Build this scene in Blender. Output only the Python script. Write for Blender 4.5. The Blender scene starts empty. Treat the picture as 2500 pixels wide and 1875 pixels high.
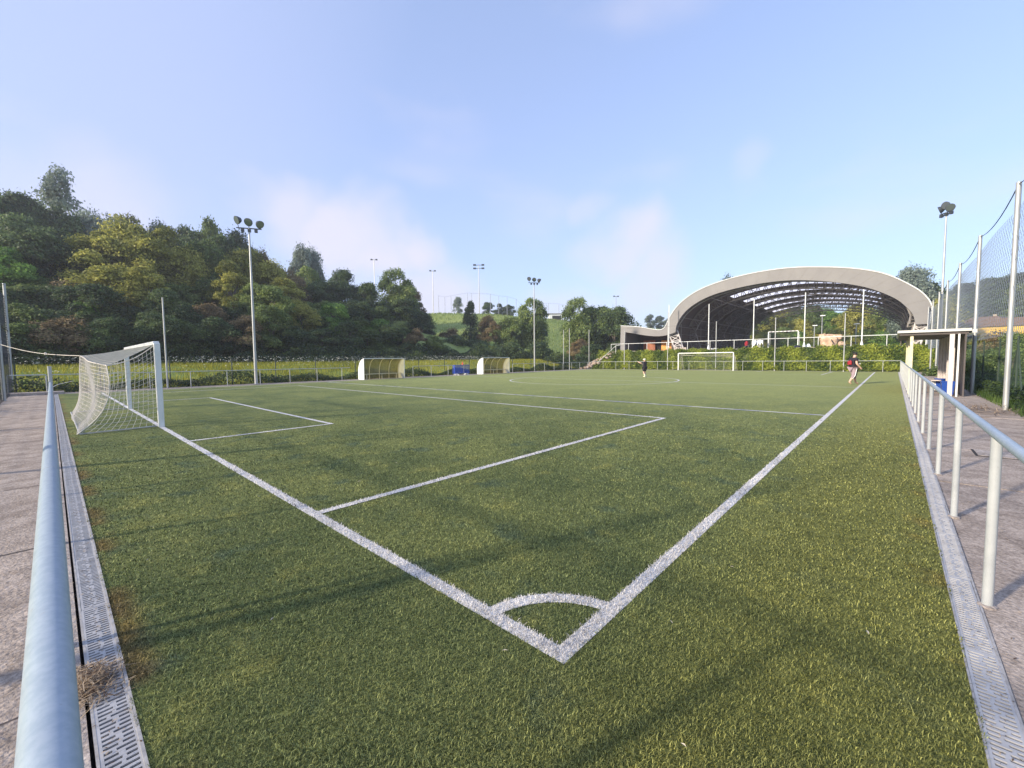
import bpy, bmesh, math, random
import numpy as np
from mathutils import Vector, Matrix
rad=math.radians
rng=np.random.default_rng(7); random.seed(7)
scene=bpy.context.scene
COL=scene.collection

# ------------------------------------------------------------------ camera
CX,CY,CZ=1.2115,-1.7067,1.5824
YAW,PIT,ROL,FPX=0.738507,0.0599563,-0.0100954,1023.14145
fw=Vector((-math.sin(YAW)*math.cos(PIT),math.cos(YAW)*math.cos(PIT),-math.sin(PIT)))
rt=Vector((math.cos(YAW),math.sin(YAW),0)); up0=rt.cross(fw)
right=math.cos(ROL)*rt+math.sin(ROL)*up0; upv=-math.sin(ROL)*rt+math.cos(ROL)*up0
cam=bpy.data.cameras.new('camera'); camo=bpy.data.objects.new('camera',cam); COL.objects.link(camo)
cam.sensor_width=36; cam.sensor_fit='HORIZONTAL'; cam.lens=FPX/2500*36
cam.clip_start=0.05; cam.clip_end=3000
M=Matrix((right,upv,-fw)).transposed().to_4x4(); M.translation=Vector((CX,CY,CZ)); camo.matrix_world=M
scene.camera=camo
# ------------------------------------------------------------------ light
SUN_EL=rad(20.2); SH=rad(69.6)            # shadows fall along this angle from +X
sunv=Vector((-math.cos(SH)*math.cos(SUN_EL),-math.sin(SH)*math.cos(SUN_EL),math.sin(SUN_EL)))
sd=bpy.data.lights.new('sun','SUN'); sd.energy=5.0; sd.angle=rad(2.6); sd.color=(1.0,0.87,0.70)
so=bpy.data.objects.new('sun',sd); COL.objects.link(so); so.rotation_euler=sunv.to_track_quat('Z','Y').to_euler()
world=bpy.data.worlds.new('World'); scene.world=world; world.use_nodes=True
def build_world():
    nt=world.node_tree; nt.nodes.clear(); N=nt.nodes.new; L=nt.links.new
    out=N('ShaderNodeOutputWorld'); bg=N('ShaderNodeBackground'); bg.inputs[1].default_value=0.15
    sky=N('ShaderNodeTexSky'); sky.sky_type='NISHITA'; sky.sun_disc=False
    sky.sun_elevation=SUN_EL; sky.sun_rotation=math.atan2(sunv.x,sunv.y)
    sky.air_density=1.0; sky.dust_density=0.4; sky.ozone_density=3.0; sky.altitude=100
    tc=N('ShaderNodeTexCoord')
    def math_(op,a,b=None,c=None):
        m=N('ShaderNodeMath'); m.operation=op
        for i,v in enumerate((a,b,c)):
            if v is None: continue
            if isinstance(v,(int,float)): m.inputs[i].default_value=v
            else: L(v,m.inputs[i])
        return m.outputs[0]
    def mr(f,a,b,c=0.0,d=1.0):
        r=N('ShaderNodeMapRange'); r.interpolation_type='SMOOTHSTEP'
        for i,v in ((1,a),(2,b),(3,c),(4,d)): r.inputs[i].default_value=v
        L(f,r.inputs[0]); return r.outputs[0]
    # morning veil: paler towards the horizon and towards the sun
    sx=N('ShaderNodeSeparateXYZ'); L(tc.outputs['Generated'],sx.inputs[0])
    veil=mr(sx.outputs['Z'],0.75,0.0,0.42,0.66)
    dot=N('ShaderNodeVectorMath'); dot.operation='DOT_PRODUCT'; dot.inputs[1].default_value=Vector((sunv.x,sunv.y,0)).normalized(); L(tc.outputs['Generated'],dot.inputs[0])
    sw=mr(dot.outputs['Value'],-0.75,0.25,0.0,0.80)
    veil=math_('MAXIMUM',veil,sw)
    # soft clouds: drifting banks with ragged edges, and thin streaks over the whole sky
    nv=N('ShaderNodeTexNoise'); nv.inputs['Scale'].default_value=3.2; nv.inputs['Detail'].default_value=4; nv.inputs['Roughness'].default_value=0.5; L(tc.outputs['Generated'],nv.inputs['Vector'])
    sub=N('ShaderNodeVectorMath'); sub.operation='SUBTRACT'; L(nv.outputs['Color'],sub.inputs[0]); sub.inputs[1].default_value=(0.5,0.5,0.5)
    sca=N('ShaderNodeVectorMath'); sca.operation='SCALE'; sca.inputs['Scale'].default_value=0.34; L(sub.outputs[0],sca.inputs[0])
    add=N('ShaderNodeVectorMath'); add.operation='ADD'; L(tc.outputs['Generated'],add.inputs[0]); L(sca.outputs[0],add.inputs[1])
    tot=None
    for (az,el,r,amp) in CLOUDS:
        d=(math.sin(rad(az))*math.cos(rad(el)),math.cos(rad(az))*math.cos(rad(el)),math.sin(rad(el)))
        ds=N('ShaderNodeVectorMath'); ds.operation='DISTANCE'; L(add.outputs[0],ds.inputs[0]); ds.inputs[1].default_value=d
        f=mr(ds.outputs['Value'],rad(r),rad(r)*0.25,0.0,amp); tot=f if tot is None else math_('MAXIMUM',tot,f)
    n=N('ShaderNodeTexNoise'); n.inputs['Scale'].default_value=2.0; n.inputs['Detail'].default_value=4; n.inputs['Roughness'].default_value=0.45
    mp=N('ShaderNodeMapping'); mp.inputs['Scale'].default_value=(1.2,1.2,3.4); L(tc.outputs['Generated'],mp.inputs[0]); L(mp.outputs[0],n.inputs['Vector'])
    st=mr(n.outputs['Fac'],0.52,0.75,0.0,0.30); tot=math_('MAXIMUM',tot,st)
    tint=N('ShaderNodeMix'); tint.data_type='RGBA'; tint.blend_type='MULTIPLY'; tint.inputs[0].default_value=1; tint.inputs[7].default_value=(1.55,1.5,1.55,1)
    L(sky.outputs[0],tint.inputs[6])
    m1=N('ShaderNodeMix'); m1.data_type='RGBA'; m1.inputs[7].default_value=VEIL; L(veil,m1.inputs[0]); L(tint.outputs[2],m1.inputs[6])
    m2=N('ShaderNodeMix'); m2.data_type='RGBA'; m2.inputs[7].default_value=CLOUD; L(tot,m2.inputs[0]); L(m1.outputs[2],m2.inputs[6])
    L(m2.outputs[2],bg.inputs[0]); L(bg.outputs[0],out.inputs[0])
VEIL=(2.55,2.98,4.55,1); CLOUD=(4.25,4.0,4.6,1)
CLOUDS=((-68,17,7,0.6),(-63,15,8,0.75),(-59,13,7,0.8),(-53,6,10,0.7),(-47,5,8,0.7),(-39,5,7,0.5),(-27,14,8,0.75),(-23,10,8,0.6),(-25,6,8,0.55),(-34,4,8,0.5),(-31,22,4,0.3),(-85,10,10,0.4),(-14,20,3,0.2))
build_world()
vs=scene.view_settings; vs.view_transform='Standard'; vs.look='None'; vs.exposure=0.6; vs.gamma=1
scene.cycles.max_bounces=6; scene.cycles.transparent_max_bounces=16; scene.cycles.diffuse_bounces=3

# ------------------------------------------------------------------ helpers
def prop(o,label=None,cat=None,group=None,kind=None):
    if label: o['label']=label
    if cat: o['category']=cat
    if group: o['group']=group
    if kind: o['kind']=kind
    return o
def empty(name,loc,rz=0,**k):
    o=bpy.data.objects.new(name,None); COL.objects.link(o); o.location=loc; o.rotation_euler=(0,0,rz); o.empty_display_size=0.2
    return prop(o,**k)
def link(name,me,parent=None,loc=(0,0,0),**k):
    o=bpy.data.objects.new(name,me); COL.objects.link(o); o.location=loc
    if parent: o.parent=parent
    return prop(o,**k)
def copytree(o,parent=None,loc=None,rz=None,label=None,scale=None):
    c=o.copy(); COL.objects.link(c)
    if parent: c.parent=parent
    if loc is not None: c.location=loc
    if rz is not None: c.rotation_euler=(0,0,rz)
    if scale is not None: c.scale=(scale,)*3 if not hasattr(scale,'__len__') else scale
    if label: c['label']=label
    for ch in list(o.children): copytree(ch,c)
    return c
class MB:
    def __init__(s): s.v=[]; s.f=[]; s.mi=[]; s.m=0
    def add(s,vs_,fs):
        b=len(s.v); s.v+=[tuple(p) for p in vs_]; s.f+=[tuple(b+i for i in f) for f in fs]; s.mi+=[s.m]*len(fs); return s
    def box(s,c,d,rz=0,bev=0):
        x,y,z=c; a,b,h=[k/2 for k in d]; cs,sn=math.cos(rz),math.sin(rz)
        P=[]
        for k in (-h,h):
            for i,j in ((-a,-b),(a,-b),(a,b),(-a,b)): P.append((x+i*cs-j*sn,y+i*sn+j*cs,z+k))
        return s.add(P,[(3,2,1,0),(4,5,6,7),(0,1,5,4),(1,2,6,5),(2,3,7,6),(3,0,4,7)])
    def tube(s,pts,r,n=6,cap=True):
        pts=[Vector(p) for p in pts]; rs=r if hasattr(r,'__len__') else [r]*len(pts)
        R=[]; prev=None
        for i,p in enumerate(pts):
            t=(pts[min(i+1,len(pts)-1)]-pts[max(i-1,0)]).normalized()
            if prev is None: a=t.cross(Vector((0,0,1)) if abs(t.z)<0.9 else Vector((1,0,0))).normalized()
            else: a=(prev-t*prev.dot(t)).normalized()
            prev=a; b=t.cross(a)
            R+=[p+(a*math.cos(2*math.pi*k/n)+b*math.sin(2*math.pi*k/n))*rs[i] for k in range(n)]
        F=[]
        for i in range(len(pts)-1):
            for k in range(n):
                k2=(k+1)%n; F.append((i*n+k,i*n+k2,(i+1)*n+k2,(i+1)*n+k))
        if cap: F+=[tuple(range(n))[::-1],tuple((len(pts)-1)*n+k for k in range(n))]
        return s.add(R,F)
    def lathe(s,prof,n=16,mat=None):
        R=[];F=[]
        for r,z in prof: R+=[(r*math.cos(2*math.pi*k/n),r*math.sin(2*math.pi*k/n),z) for k in range(n)]
        for i in range(len(prof)-1):
            for k in range(n): k2=(k+1)%n; F.append((i*n+k,i*n+k2,(i+1)*n+k2,(i+1)*n+k))
        F+=[tuple(range(n))[::-1],tuple((len(prof)-1)*n+k for k in range(n))]
        if mat is not None: R=[mat@Vector(p) for p in R]
        return s.add(R,F)
    def prism(s,poly,y0,y1,ax='y'):   # poly in (x,z), extruded along y
        n=len(poly); P=[(x,y0,z) for x,z in poly]+[(x,y1,z) for x,z in poly]
        if ax=='x': P=[(y0,x,z) for x,z in poly]+[(y1,x,z) for x,z in poly]
        F=[tuple(range(n)),tuple(range(2*n-1,n-1,-1))]+[((i+1)%n,i,n+i,n+(i+1)%n) for i in range(n)]
        return s.add(P,F)
    def sheet(s,a,b,closed=False):  # strip between two polylines
        n=len(a); P=list(a)+list(b); F=[(i,i+1,n+i+1,n+i) for i in range(n-1)]
        return s.add(P,F)
    def mesh(s,name,mats,smooth=False):
        me=bpy.data.meshes.new(name); me.from_pydata(s.v,[],s.f)
        for m in (mats if isinstance(mats,(list,tuple)) else [mats]): me.materials.append(m)
        if max(s.mi,default=0): me.polygons.foreach_set('material_index',s.mi)
        bm=bmesh.new(); bm.from_mesh(me); bmesh.ops.recalc_face_normals(bm,faces=bm.faces); bm.to_mesh(me); bm.free()
        if smooth: me.shade_smooth(); 
        if smooth:
            try: me.set_sharp_from_angle(angle=rad(40))
            except Exception: pass
        me.update(); return me
    def build(s,name,mats,parent=None,smooth=False,loc=(0,0,0),**k): return link(name,s.mesh(name,mats,smooth),parent,loc,**k)
def tris_mesh(name,V,nv,mats,cols=None,mi=None,smooth=False):
    """V: (faces*nv,3) loose polygons with nv corners each"""
    V=np.asarray(V,np.float32).reshape(-1,3); nf=len(V)//nv
    me=bpy.data.meshes.new(name); me.vertices.add(len(V)); me.vertices.foreach_set('co',V.ravel())
    me.loops.add(len(V)); me.loops.foreach_set('vertex_index',np.arange(len(V),dtype=np.int32))
    me.polygons.add(nf); me.polygons.foreach_set('loop_start',np.arange(0,len(V),nv,dtype=np.int32))
    for m in (mats if isinstance(mats,(list,tuple)) else [mats]): me.materials.append(m)
    if mi is not None: me.polygons.foreach_set('material_index',np.asarray(mi,np.int32))
    if cols is not None:
        a=me.attributes.new('tone','FLOAT','FACE'); a.data.foreach_set('value',np.asarray(cols,np.float32))
    me.update(calc_edges=True); return me

# ------------------------------------------------------------------ materials
def nodes(name):
    m=bpy.data.materials.new(name); m.use_nodes=True; nt=m.node_tree; b=nt.nodes['Principled BSDF']; return m,nt,b
def mat(name,c,rough=0.6,metal=0,nscale=None,c2=None,detail=4,bump=0,spec=0.5,mapping=(1,1,1),coord='Object',sharp=(0.35,0.65),bscale=None):
    m,nt,b=nodes(name); b.inputs['Roughness'].default_value=rough; b.inputs['Metallic'].default_value=metal; b.inputs['Specular IOR Level'].default_value=spec
    b.inputs['Base Color'].default_value=(*c,1)
    if nscale:
        tc=nt.nodes.new('ShaderNodeTexCoord'); mp=nt.nodes.new('ShaderNodeMapping'); mp.inputs['Scale'].default_value=mapping
        n=nt.nodes.new('ShaderNodeTexNoise'); n.inputs['Scale'].default_value=nscale; n.inputs['Detail'].default_value=detail; n.inputs['Roughness'].default_value=0.6
        r=nt.nodes.new('ShaderNodeValToRGB'); r.color_ramp.elements[0].color=(*c,1); r.color_ramp.elements[1].color=(*(c2 or c),1)
        r.color_ramp.elements[0].position=sharp[0]; r.color_ramp.elements[1].position=sharp[1]
        nt.links.new(tc.outputs[coord],mp.inputs[0]); nt.links.new(mp.outputs[0],n.inputs['Vector']); nt.links.new(n.outputs['Fac'],r.inputs[0]); nt.links.new(r.outputs[0],b.inputs['Base Color'])
        if bump:
            src=n
            if bscale:
                src=nt.nodes.new('ShaderNodeTexNoise'); src.inputs['Scale'].default_value=bscale; src.inputs['Detail'].default_value=3; nt.links.new(mp.outputs[0],src.inputs['Vector'])
            bu=nt.nodes.new('ShaderNodeBump'); bu.inputs['Strength'].default_value=bump; bu.inputs['Distance'].default_value=0.02
            nt.links.new(src.outputs['Fac'],bu.inputs['Height']); nt.links.new(bu.outputs[0],b.inputs['Normal'])
    return m
def weather(m,scale=22,amount=0.5,dirt=(0.16,0.13,0.10)):
    """sparse chips and grime over a painted surface"""
    nt=m.node_tree; b=nt.nodes['Principled BSDF']; N=nt.nodes.new; L=nt.links.new
    src=b.inputs['Base Color'].links[0].from_socket; tc=N('ShaderNodeTexCoord'); n=N('ShaderNodeTexNoise'); n.inputs['Scale'].default_value=scale; n.inputs['Detail'].default_value=6; n.inputs['Roughness'].default_value=0.75
    r=N('ShaderNodeMapRange'); r.inputs[1].default_value=0.62; r.inputs[2].default_value=0.72; r.inputs[4].default_value=amount
    x=N('ShaderNodeMix'); x.data_type='RGBA'; x.inputs[7].default_value=(*dirt,1); L(tc.outputs['Object'],n.inputs['Vector']); L(n.outputs['Fac'],r.inputs[0]); L(r.outputs[0],x.inputs[0]); L(src,x.inputs[6]); L(x.outputs[2],b.inputs['Base Color'])
def leafmat(name,dark,light,pale=None,trans=0.35,scale=0.35,objvar=0.25):
    """foliage: colour from a per-leaf tone, a slow noise and a per-object shift; light passes through the leaf"""
    m,nt,b=nodes(name); N=nt.nodes.new; L=nt.links.new
    at=N('ShaderNodeAttribute'); at.attribute_name='tone'
    oi=N('ShaderNodeObjectInfo'); tc=N('ShaderNodeTexCoord'); n=N('ShaderNodeTexNoise'); n.inputs['Scale'].default_value=scale; n.inputs['Detail'].default_value=2
    a=N('ShaderNodeMath'); a.operation='MULTIPLY_ADD'; a.inputs[1].default_value=0.9; 
    a2=N('ShaderNodeMath'); a2.operation='MULTIPLY_ADD'; a2.inputs[1].default_value=0.5; a2.inputs[2].default_value=-0.25
    L(tc.outputs['Object'],n.inputs['Vector']); L(at.outputs['Fac'],a.inputs[0]); L(oi.outputs['Random'],a2.inputs[0])
    ad=N('ShaderNodeMath'); ad.operation='ADD'; nn=N('ShaderNodeMath'); nn.operation='MULTIPLY_ADD'; nn.inputs[1].default_value=1.3; nn.inputs[2].default_value=-0.65
    L(n.outputs['Fac'],nn.inputs[0]); L(nn.outputs[0],a.inputs[2]); sc=N('ShaderNodeMath'); sc.operation='MULTIPLY'; sc.inputs[1].default_value=objvar*2; L(a2.outputs[0],sc.inputs[0])
    L(a.outputs[0],ad.inputs[0]); L(sc.outputs[0],ad.inputs[1])
    r=N('ShaderNodeValToRGB'); e=r.color_ramp.elements; e[0].position=0.1; e[0].color=(*dark,1); e[1].position=0.8; e[1].color=(*light,1)
    if pale: x=e.new(1.0); x.color=(*pale,1)
    L(ad.outputs[0],r.inputs[0]); L(r.outputs[0],b.inputs['Base Color']); b.inputs['Roughness'].default_value=0.55; b.inputs['Specular IOR Level'].default_value=0.3
    tr=N('ShaderNodeBsdfTranslucent'); mx=N('ShaderNodeMixShader'); mx.inputs[0].default_value=trans
    L(r.outputs[0],tr.inputs['Color']); L(b.outputs[0],mx.inputs[1]); L(tr.outputs[0],mx.inputs[2]); L(mx.outputs[0],nt.nodes['Material Output'].inputs['Surface'])
    return m
def turfmat(name,blade):
    """artificial turf: olive with slow darker, yellower and bluish patches and dry brown along the right and near edges"""
    m,nt,b=nodes(name); N=nt.nodes.new; L=nt.links.new
    geo=N('ShaderNodeNewGeometry'); pos=geo.outputs['Position']
    def noise(s,d=3,ro=0.55,scale=None):
        n=N('ShaderNodeTexNoise'); n.inputs['Scale'].default_value=s; n.inputs['Detail'].default_value=d; n.inputs['Roughness'].default_value=ro
        if scale:
            mp=N('ShaderNodeMapping'); mp.inputs['Scale'].default_value=scale; L(pos,mp.inputs[0]); L(mp.outputs[0],n.inputs['Vector'])
        else: L(pos,n.inputs['Vector'])
        return n.outputs['Fac']
    def ramp(f,a,c1,bb,c2):
        r=N('ShaderNodeValToRGB'); r.color_ramp.elements[0].position=a; r.color_ramp.elements[0].color=c1; r.color_ramp.elements[1].position=bb; r.color_ramp.elements[1].color=c2; L(f,r.inputs[0]); return r.outputs[0]
    def mix(f,a,c,mode='MIX'):
        x=N('ShaderNodeMix'); x.data_type='RGBA'; x.blend_type=mode
        if isinstance(f,float): x.inputs[0].default_value=f
        else: L(f,x.inputs[0])
        for s,i in ((a,6),(c,7)):
            if isinstance(s,tuple): x.inputs[i].default_value=s
            else: L(s,x.inputs[i])
        return x.outputs[2]
    def mr(f,a,bb,c=0.0,d=1.0,sm=True):
        r=N('ShaderNodeMapRange'); r.interpolation_type='SMOOTHSTEP' if sm else 'LINEAR'
        for i,v in ((1,a),(2,bb),(3,c),(4,d)): r.inputs[i].default_value=v
        L(f,r.inputs[0]); return r.outputs[0]
    def mul(a,c):
        x=N('ShaderNodeMath'); x.operation='MULTIPLY'; L(a,x.inputs[0]); 
        if isinstance(c,float): x.inputs[1].default_value=c
        else: L(c,x.inputs[1])
        return x.outputs[0]
    base=ramp(noise(0.55,4),0.36,(0.150,0.186,0.078,1),0.64,(0.240,0.268,0.104,1))
    base=mix(mul(mr(noise(2.3,3),0.54,0.70),0.5),base,(0.35,0.35,0.12,1))
    base=mix(mul(mr(noise(1.7,3,0.6,(1,1,1)),0.55,0.70),0.6),base,(0.092,0.145,0.104,1))
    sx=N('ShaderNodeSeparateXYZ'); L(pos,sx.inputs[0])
    # dry brown fibre caught beside the drains
    e1=mul(mr(sx.outputs['X'],1.25,1.50),mr(noise(1.9,3),0.50,0.66)); e2=mul(mr(sx.outputs['Y'],-1.33,-1.50),mr(noise(1.6,3),0.46,0.62))
    mxx=N('ShaderNodeMath'); mxx.operation='MAXIMUM'; L(e1,mxx.inputs[0]); L(e2,mxx.inputs[1])
    base=mix(mul(mxx.outputs[0],0.5),base,(0.24,0.11,0.05,1))
    # olive, drier margin outside the lines
    base=mix(mul(mr(sx.outputs['X'],-0.4,0.9),0.5),base,(0.29,0.275,0.070,1))
    # turf colour pales towards the far end
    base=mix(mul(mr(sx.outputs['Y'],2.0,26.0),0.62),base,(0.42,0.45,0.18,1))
    if blade:
        at=N('ShaderNodeAttribute'); at.attribute_name='tone'
        base=mix(1.0,base,ramp(at.outputs['Fac'],0.08,(0.24,0.28,0.25,1),0.92,(2.45,2.38,2.2,1)),'MULTIPLY')
    else:
        f=noise(60,3,0.75,(1,1,1)); base=mix(1.0,base,ramp(f,0.30,(0.30,0.34,0.28,1),0.75,(1.6,1.55,1.4,1)),'MULTIPLY')
        f=noise(9,4,0.75,(1,1,1)); base=mix(1.0,base,ramp(f,0.30,(0.72,0.76,0.7,1),0.70,(1.28,1.25,1.2,1)),'MULTIPLY')
        bu=N('ShaderNodeBump'); bu.inputs['Strength'].default_value=0.9; bu.inputs['Distance'].default_value=0.03
        L(noise(45,4,0.8),bu.inputs['Height']); L(bu.outputs[0],b.inputs['Normal'])
    L(base,b.inputs['Base Color']); b.inputs['Roughness'].default_value=0.62 if blade else 0.8; b.inputs['Specular IOR Level'].default_value=0.35 if blade else 0.15
    if blade:
        tr=N('ShaderNodeBsdfTranslucent'); mx=N('ShaderNodeMixShader'); mx.inputs[0].default_value=0.3; L(base,tr.inputs['Color'])
        L(b.outputs[0],mx.inputs[1]); L(tr.outputs[0],mx.inputs[2]); L(mx.outputs[0],nt.nodes['Material Output'].inputs['Surface'])
    return m
def concrete(name,c,c2,joint=None):
    m=mat(name,c,0.9,0,0.8,c2,detail=9,bump=0.5,bscale=45,spec=0.2,coord='Object',sharp=(0.3,0.7))
    nt=m.node_tree; b=nt.nodes['Principled BSDF']; N=nt.nodes.new; L=nt.links.new
    src=b.inputs['Base Color'].links[0].from_socket
    tc=N('ShaderNodeTexCoord'); n=N('ShaderNodeTexNoise'); n.inputs['Scale'].default_value=38; n.inputs['Detail'].default_value=5; n.inputs['Roughness'].default_value=0.8
    n2=N('ShaderNodeTexNoise'); n2.inputs['Scale'].default_value=3.1; n2.inputs['Detail'].default_value=6; n2.inputs['Roughness'].default_value=0.7
    L(tc.outputs['Object'],n.inputs['Vector']); L(tc.outputs['Object'],n2.inputs['Vector'])
    r=N('ShaderNodeValToRGB'); r.color_ramp.elements[0].position=0.32; r.color_ramp.elements[0].color=(0.45,0.43,0.42,1); r.color_ramp.elements[1].position=0.62; r.color_ramp.elements[1].color=(1.2,1.18,1.16,1)
    r2=N('ShaderNodeValToRGB'); r2.color_ramp.elements[0].position=0.38; r2.color_ramp.elements[0].color=(0.62,0.6,0.58,1); r2.color_ramp.elements[1].position=0.6; r2.color_ramp.elements[1].color=(1.1,1.1,1.1,1)
    L(n.outputs['Fac'],r.inputs[0]); L(n2.outputs['Fac'],r2.inputs[0])
    x=N('ShaderNodeMix'); x.data_type='RGBA'; x.blend_type='MULTIPLY'; x.inputs[0].default_value=1; y=N('ShaderNodeMix'); y.data_type='RGBA'; y.blend_type='MULTIPLY'; y.inputs[0].default_value=0.8
    L(src,x.inputs[6]); L(r.outputs[0],x.inputs[7]); L(x.outputs[2],y.inputs[6]); L(r2.outputs[0],y.inputs[7]); L(y.outputs[2],b.inputs['Base Color'])
    return m
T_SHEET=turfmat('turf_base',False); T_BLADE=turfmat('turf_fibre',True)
WHITE_FIB=leafmat('white_fibre',(0.16,0.16,0.17),(0.84,0.80,0.74),(0.95,0.91,0.85),0.15,1.5,0.0)
LINE_WHITE=mat('line_white',(0.40,0.39,0.38),0.8,0,70,(0.78,0.76,0.72),bump=0.6,sharp=(0.35,0.55))
LINE_BLUE=mat('line_blue',(0.30,0.33,0.55),0.8,0,1.4,(0.78,0.77,0.74),bump=0.3,sharp=(0.42,0.56),mapping=(1,0.2,1))
CONC=concrete('path_concrete',(0.51,0.44,0.375),(0.36,0.305,0.26)); KERB=concrete('kerb_concrete',(0.52,0.47,0.43),(0.38,0.34,0.31))
DRAINBODY=mat('drain_body',(0.28,0.27,0.26),0.8,0,14,(0.42,0.41,0.40),bump=0.3)
GRATE=mat('grate_zinc',(0.37,0.37,0.375),0.55,0.2,9,(0.49,0.485,0.48),spec=0.5); DARK=mat('dark_gap',(0.02,0.02,0.022),0.9)
RAILM=mat('rail_paint',(0.30,0.375,0.44),0.36,0.0,60,(0.36,0.43,0.49),detail=6,spec=0.6,sharp=(0.4,0.6)); RAILW=mat('post_paint',(0.38,0.40,0.40),0.45,0,5,(0.46,0.48,0.475),detail=6,spec=0.5)
GALV=mat('galvanised_pole',(0.36,0.37,0.37),0.5,0.5,3,(0.50,0.51,0.50),mapping=(3,3,0.4),detail=5); WHITE=mat('white_paint',(0.72,0.74,0.72),0.4,0,4,(0.80,0.82,0.80))
NETW=mat('net_cord',(0.62,0.58,0.50),0.8,0,6,(0.75,0.70,0.62)); NETD=mat('net_dark',(0.045,0.05,0.055),0.8); NETG=mat('net_green',(0.05,0.10,0.06),0.7); NETB=mat('net_blue_grey',(0.20,0.23,0.28),0.7)
GREENP=mat('fence_post_green',(0.03,0.05,0.035),0.6); BARK=mat('bark',(0.09,0.075,0.06),0.9,0,6,(0.16,0.14,0.11),bump=0.6)
LAMPD=mat('lamp_dark',(0.05,0.06,0.07),0.5,0.3); LAMPG=mat('lamp_glass',(0.20,0.23,0.26),0.15,0.6,spec=0.8)
FASC=mat('fascia_panel',(0.185,0.178,0.175),0.6,0.0,0.5,(0.215,0.207,0.20),mapping=(1,1,1)); ROOFM=mat('roof_sheet',(0.30,0.28,0.27),0.5,0.3); BROWN=mat('brown_cladding',(0.085,0.062,0.055),0.7,0,2.2,(0.13,0.095,0.082),mapping=(1,6,0.3))
STEELD=mat('truss_steel',(0.22,0.205,0.19),0.55,0.1,2,(0.30,0.28,0.26)); PALE_STEEL=mat('sunlit_foot_pale_column',(0.55,0.52,0.50),0.5)  # paler copy has sunlight on the front feet painted in; also colours one column
ORANGE=mat('orange_panel',(0.62,0.23,0.045),0.6,0,1.3,(0.72,0.33,0.06)); RUST=mat('rust_panel',(0.24,0.07,0.03),0.6,0,1.5,(0.33,0.11,0.04))
POLY=mat('smoked_poly',(0.30,0.29,0.17),0.25,0,2,(0.40,0.38,0.24),spec=0.6)
nt_=POLY.node_tree; tp_=nt_.nodes.new('ShaderNodeBsdfTransparent'); tp_.inputs[0].default_value=(0.90,0.86,0.62,1); mx_=nt_.nodes.new('ShaderNodeMixShader'); mx_.inputs[0].default_value=0.6
nt_.links.new(nt_.nodes['Principled BSDF'].outputs[0],mx_.inputs[1]); nt_.links.new(tp_.outputs[0],mx_.inputs[2]); nt_.links.new(mx_.outputs[0],nt_.nodes['Material Output'].inputs['Surface'])
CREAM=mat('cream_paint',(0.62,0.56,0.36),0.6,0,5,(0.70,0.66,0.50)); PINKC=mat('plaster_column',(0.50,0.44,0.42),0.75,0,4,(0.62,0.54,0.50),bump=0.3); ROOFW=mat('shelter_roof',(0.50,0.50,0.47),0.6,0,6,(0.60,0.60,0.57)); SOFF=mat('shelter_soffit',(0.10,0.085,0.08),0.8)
weather(RAILM,30,0.35); weather(RAILW,26,0.4); weather(GRATE,18,0.55,(0.14,0.12,0.09)); weather(WHITE,9,0.25); weather(GALV,12,0.35)
BLUE=mat('blue_plastic',(0.01,0.06,0.32),0.4); BLUEM=mat('blue_metal',(0.02,0.08,0.50),0.4)
SKIN=mat('skin',(0.62,0.40,0.30),0.6); HAIR=mat('dark_hair',(0.02,0.016,0.014),0.6); BLACK=mat('black_cloth',(0.018,0.015,0.024),0.85); LEGG=mat('striped_leggings',(0.28,0.20,0.23),0.8,0,9,(0.36,0.28,0.31)); RED=mat('red_cloth',(0.32,0.015,0.022),0.7); NAVY=mat('navy_cloth',(0.02,0.02,0.06),0.8)
STRAW=leafmat('straw',(0.11,0.07,0.045),(0.62,0.47,0.30),None,0.2,3,0)

# ------------------------------------------------------------------ terrain
def sstep(t): t=np.clip(t,0,1); return t*t*(3-2*t)
AZ=np.array([-180,-110,-92,-80,-68,-57,-52,-45,-36.7,-23.5,-15,-9,0,4,8,14,40,110,180.])
PK=np.array([8,8,13,15,15,15,15.5,15.0,13.5,11.0,12,14,15,16,18,18,15,12,8.])
D0=np.array([80,80,75,72,70,70,70,72,82,105,125,130,110,95,90,90,90,80,80.])
D1=np.array([150,150,145,140,138,135,132,130,132,150,220,240,240,250,260,260,200,160,150.])
def H(x,y):
    x=np.asarray(x,float); y=np.asarray(y,float)
    a=np.degrees(np.arctan2(x-CX,y-CY)); D=np.hypot(x-CX,y-CY)
    pk=np.interp(a,AZ,PK); d0=np.interp(a,AZ,D0); d1=np.interp(a,AZ,D1)
    base=np.where((y>54)&(x>-31.5)&(x<6),2.45,0.0)
    h=pk*sstep((D-d0)/(d1-d0))
    t=-x-33.2
    left=np.where(t>0,1.3*sstep(t/8)+ 5.2*sstep((t-9)/16)*(0.35+0.65*np.clip((62-y)/25,0,1)),0)
    left*=np.clip((110-y)/45,0,1)
    return np.maximum(np.maximum(h,base),left)+0.0
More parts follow.
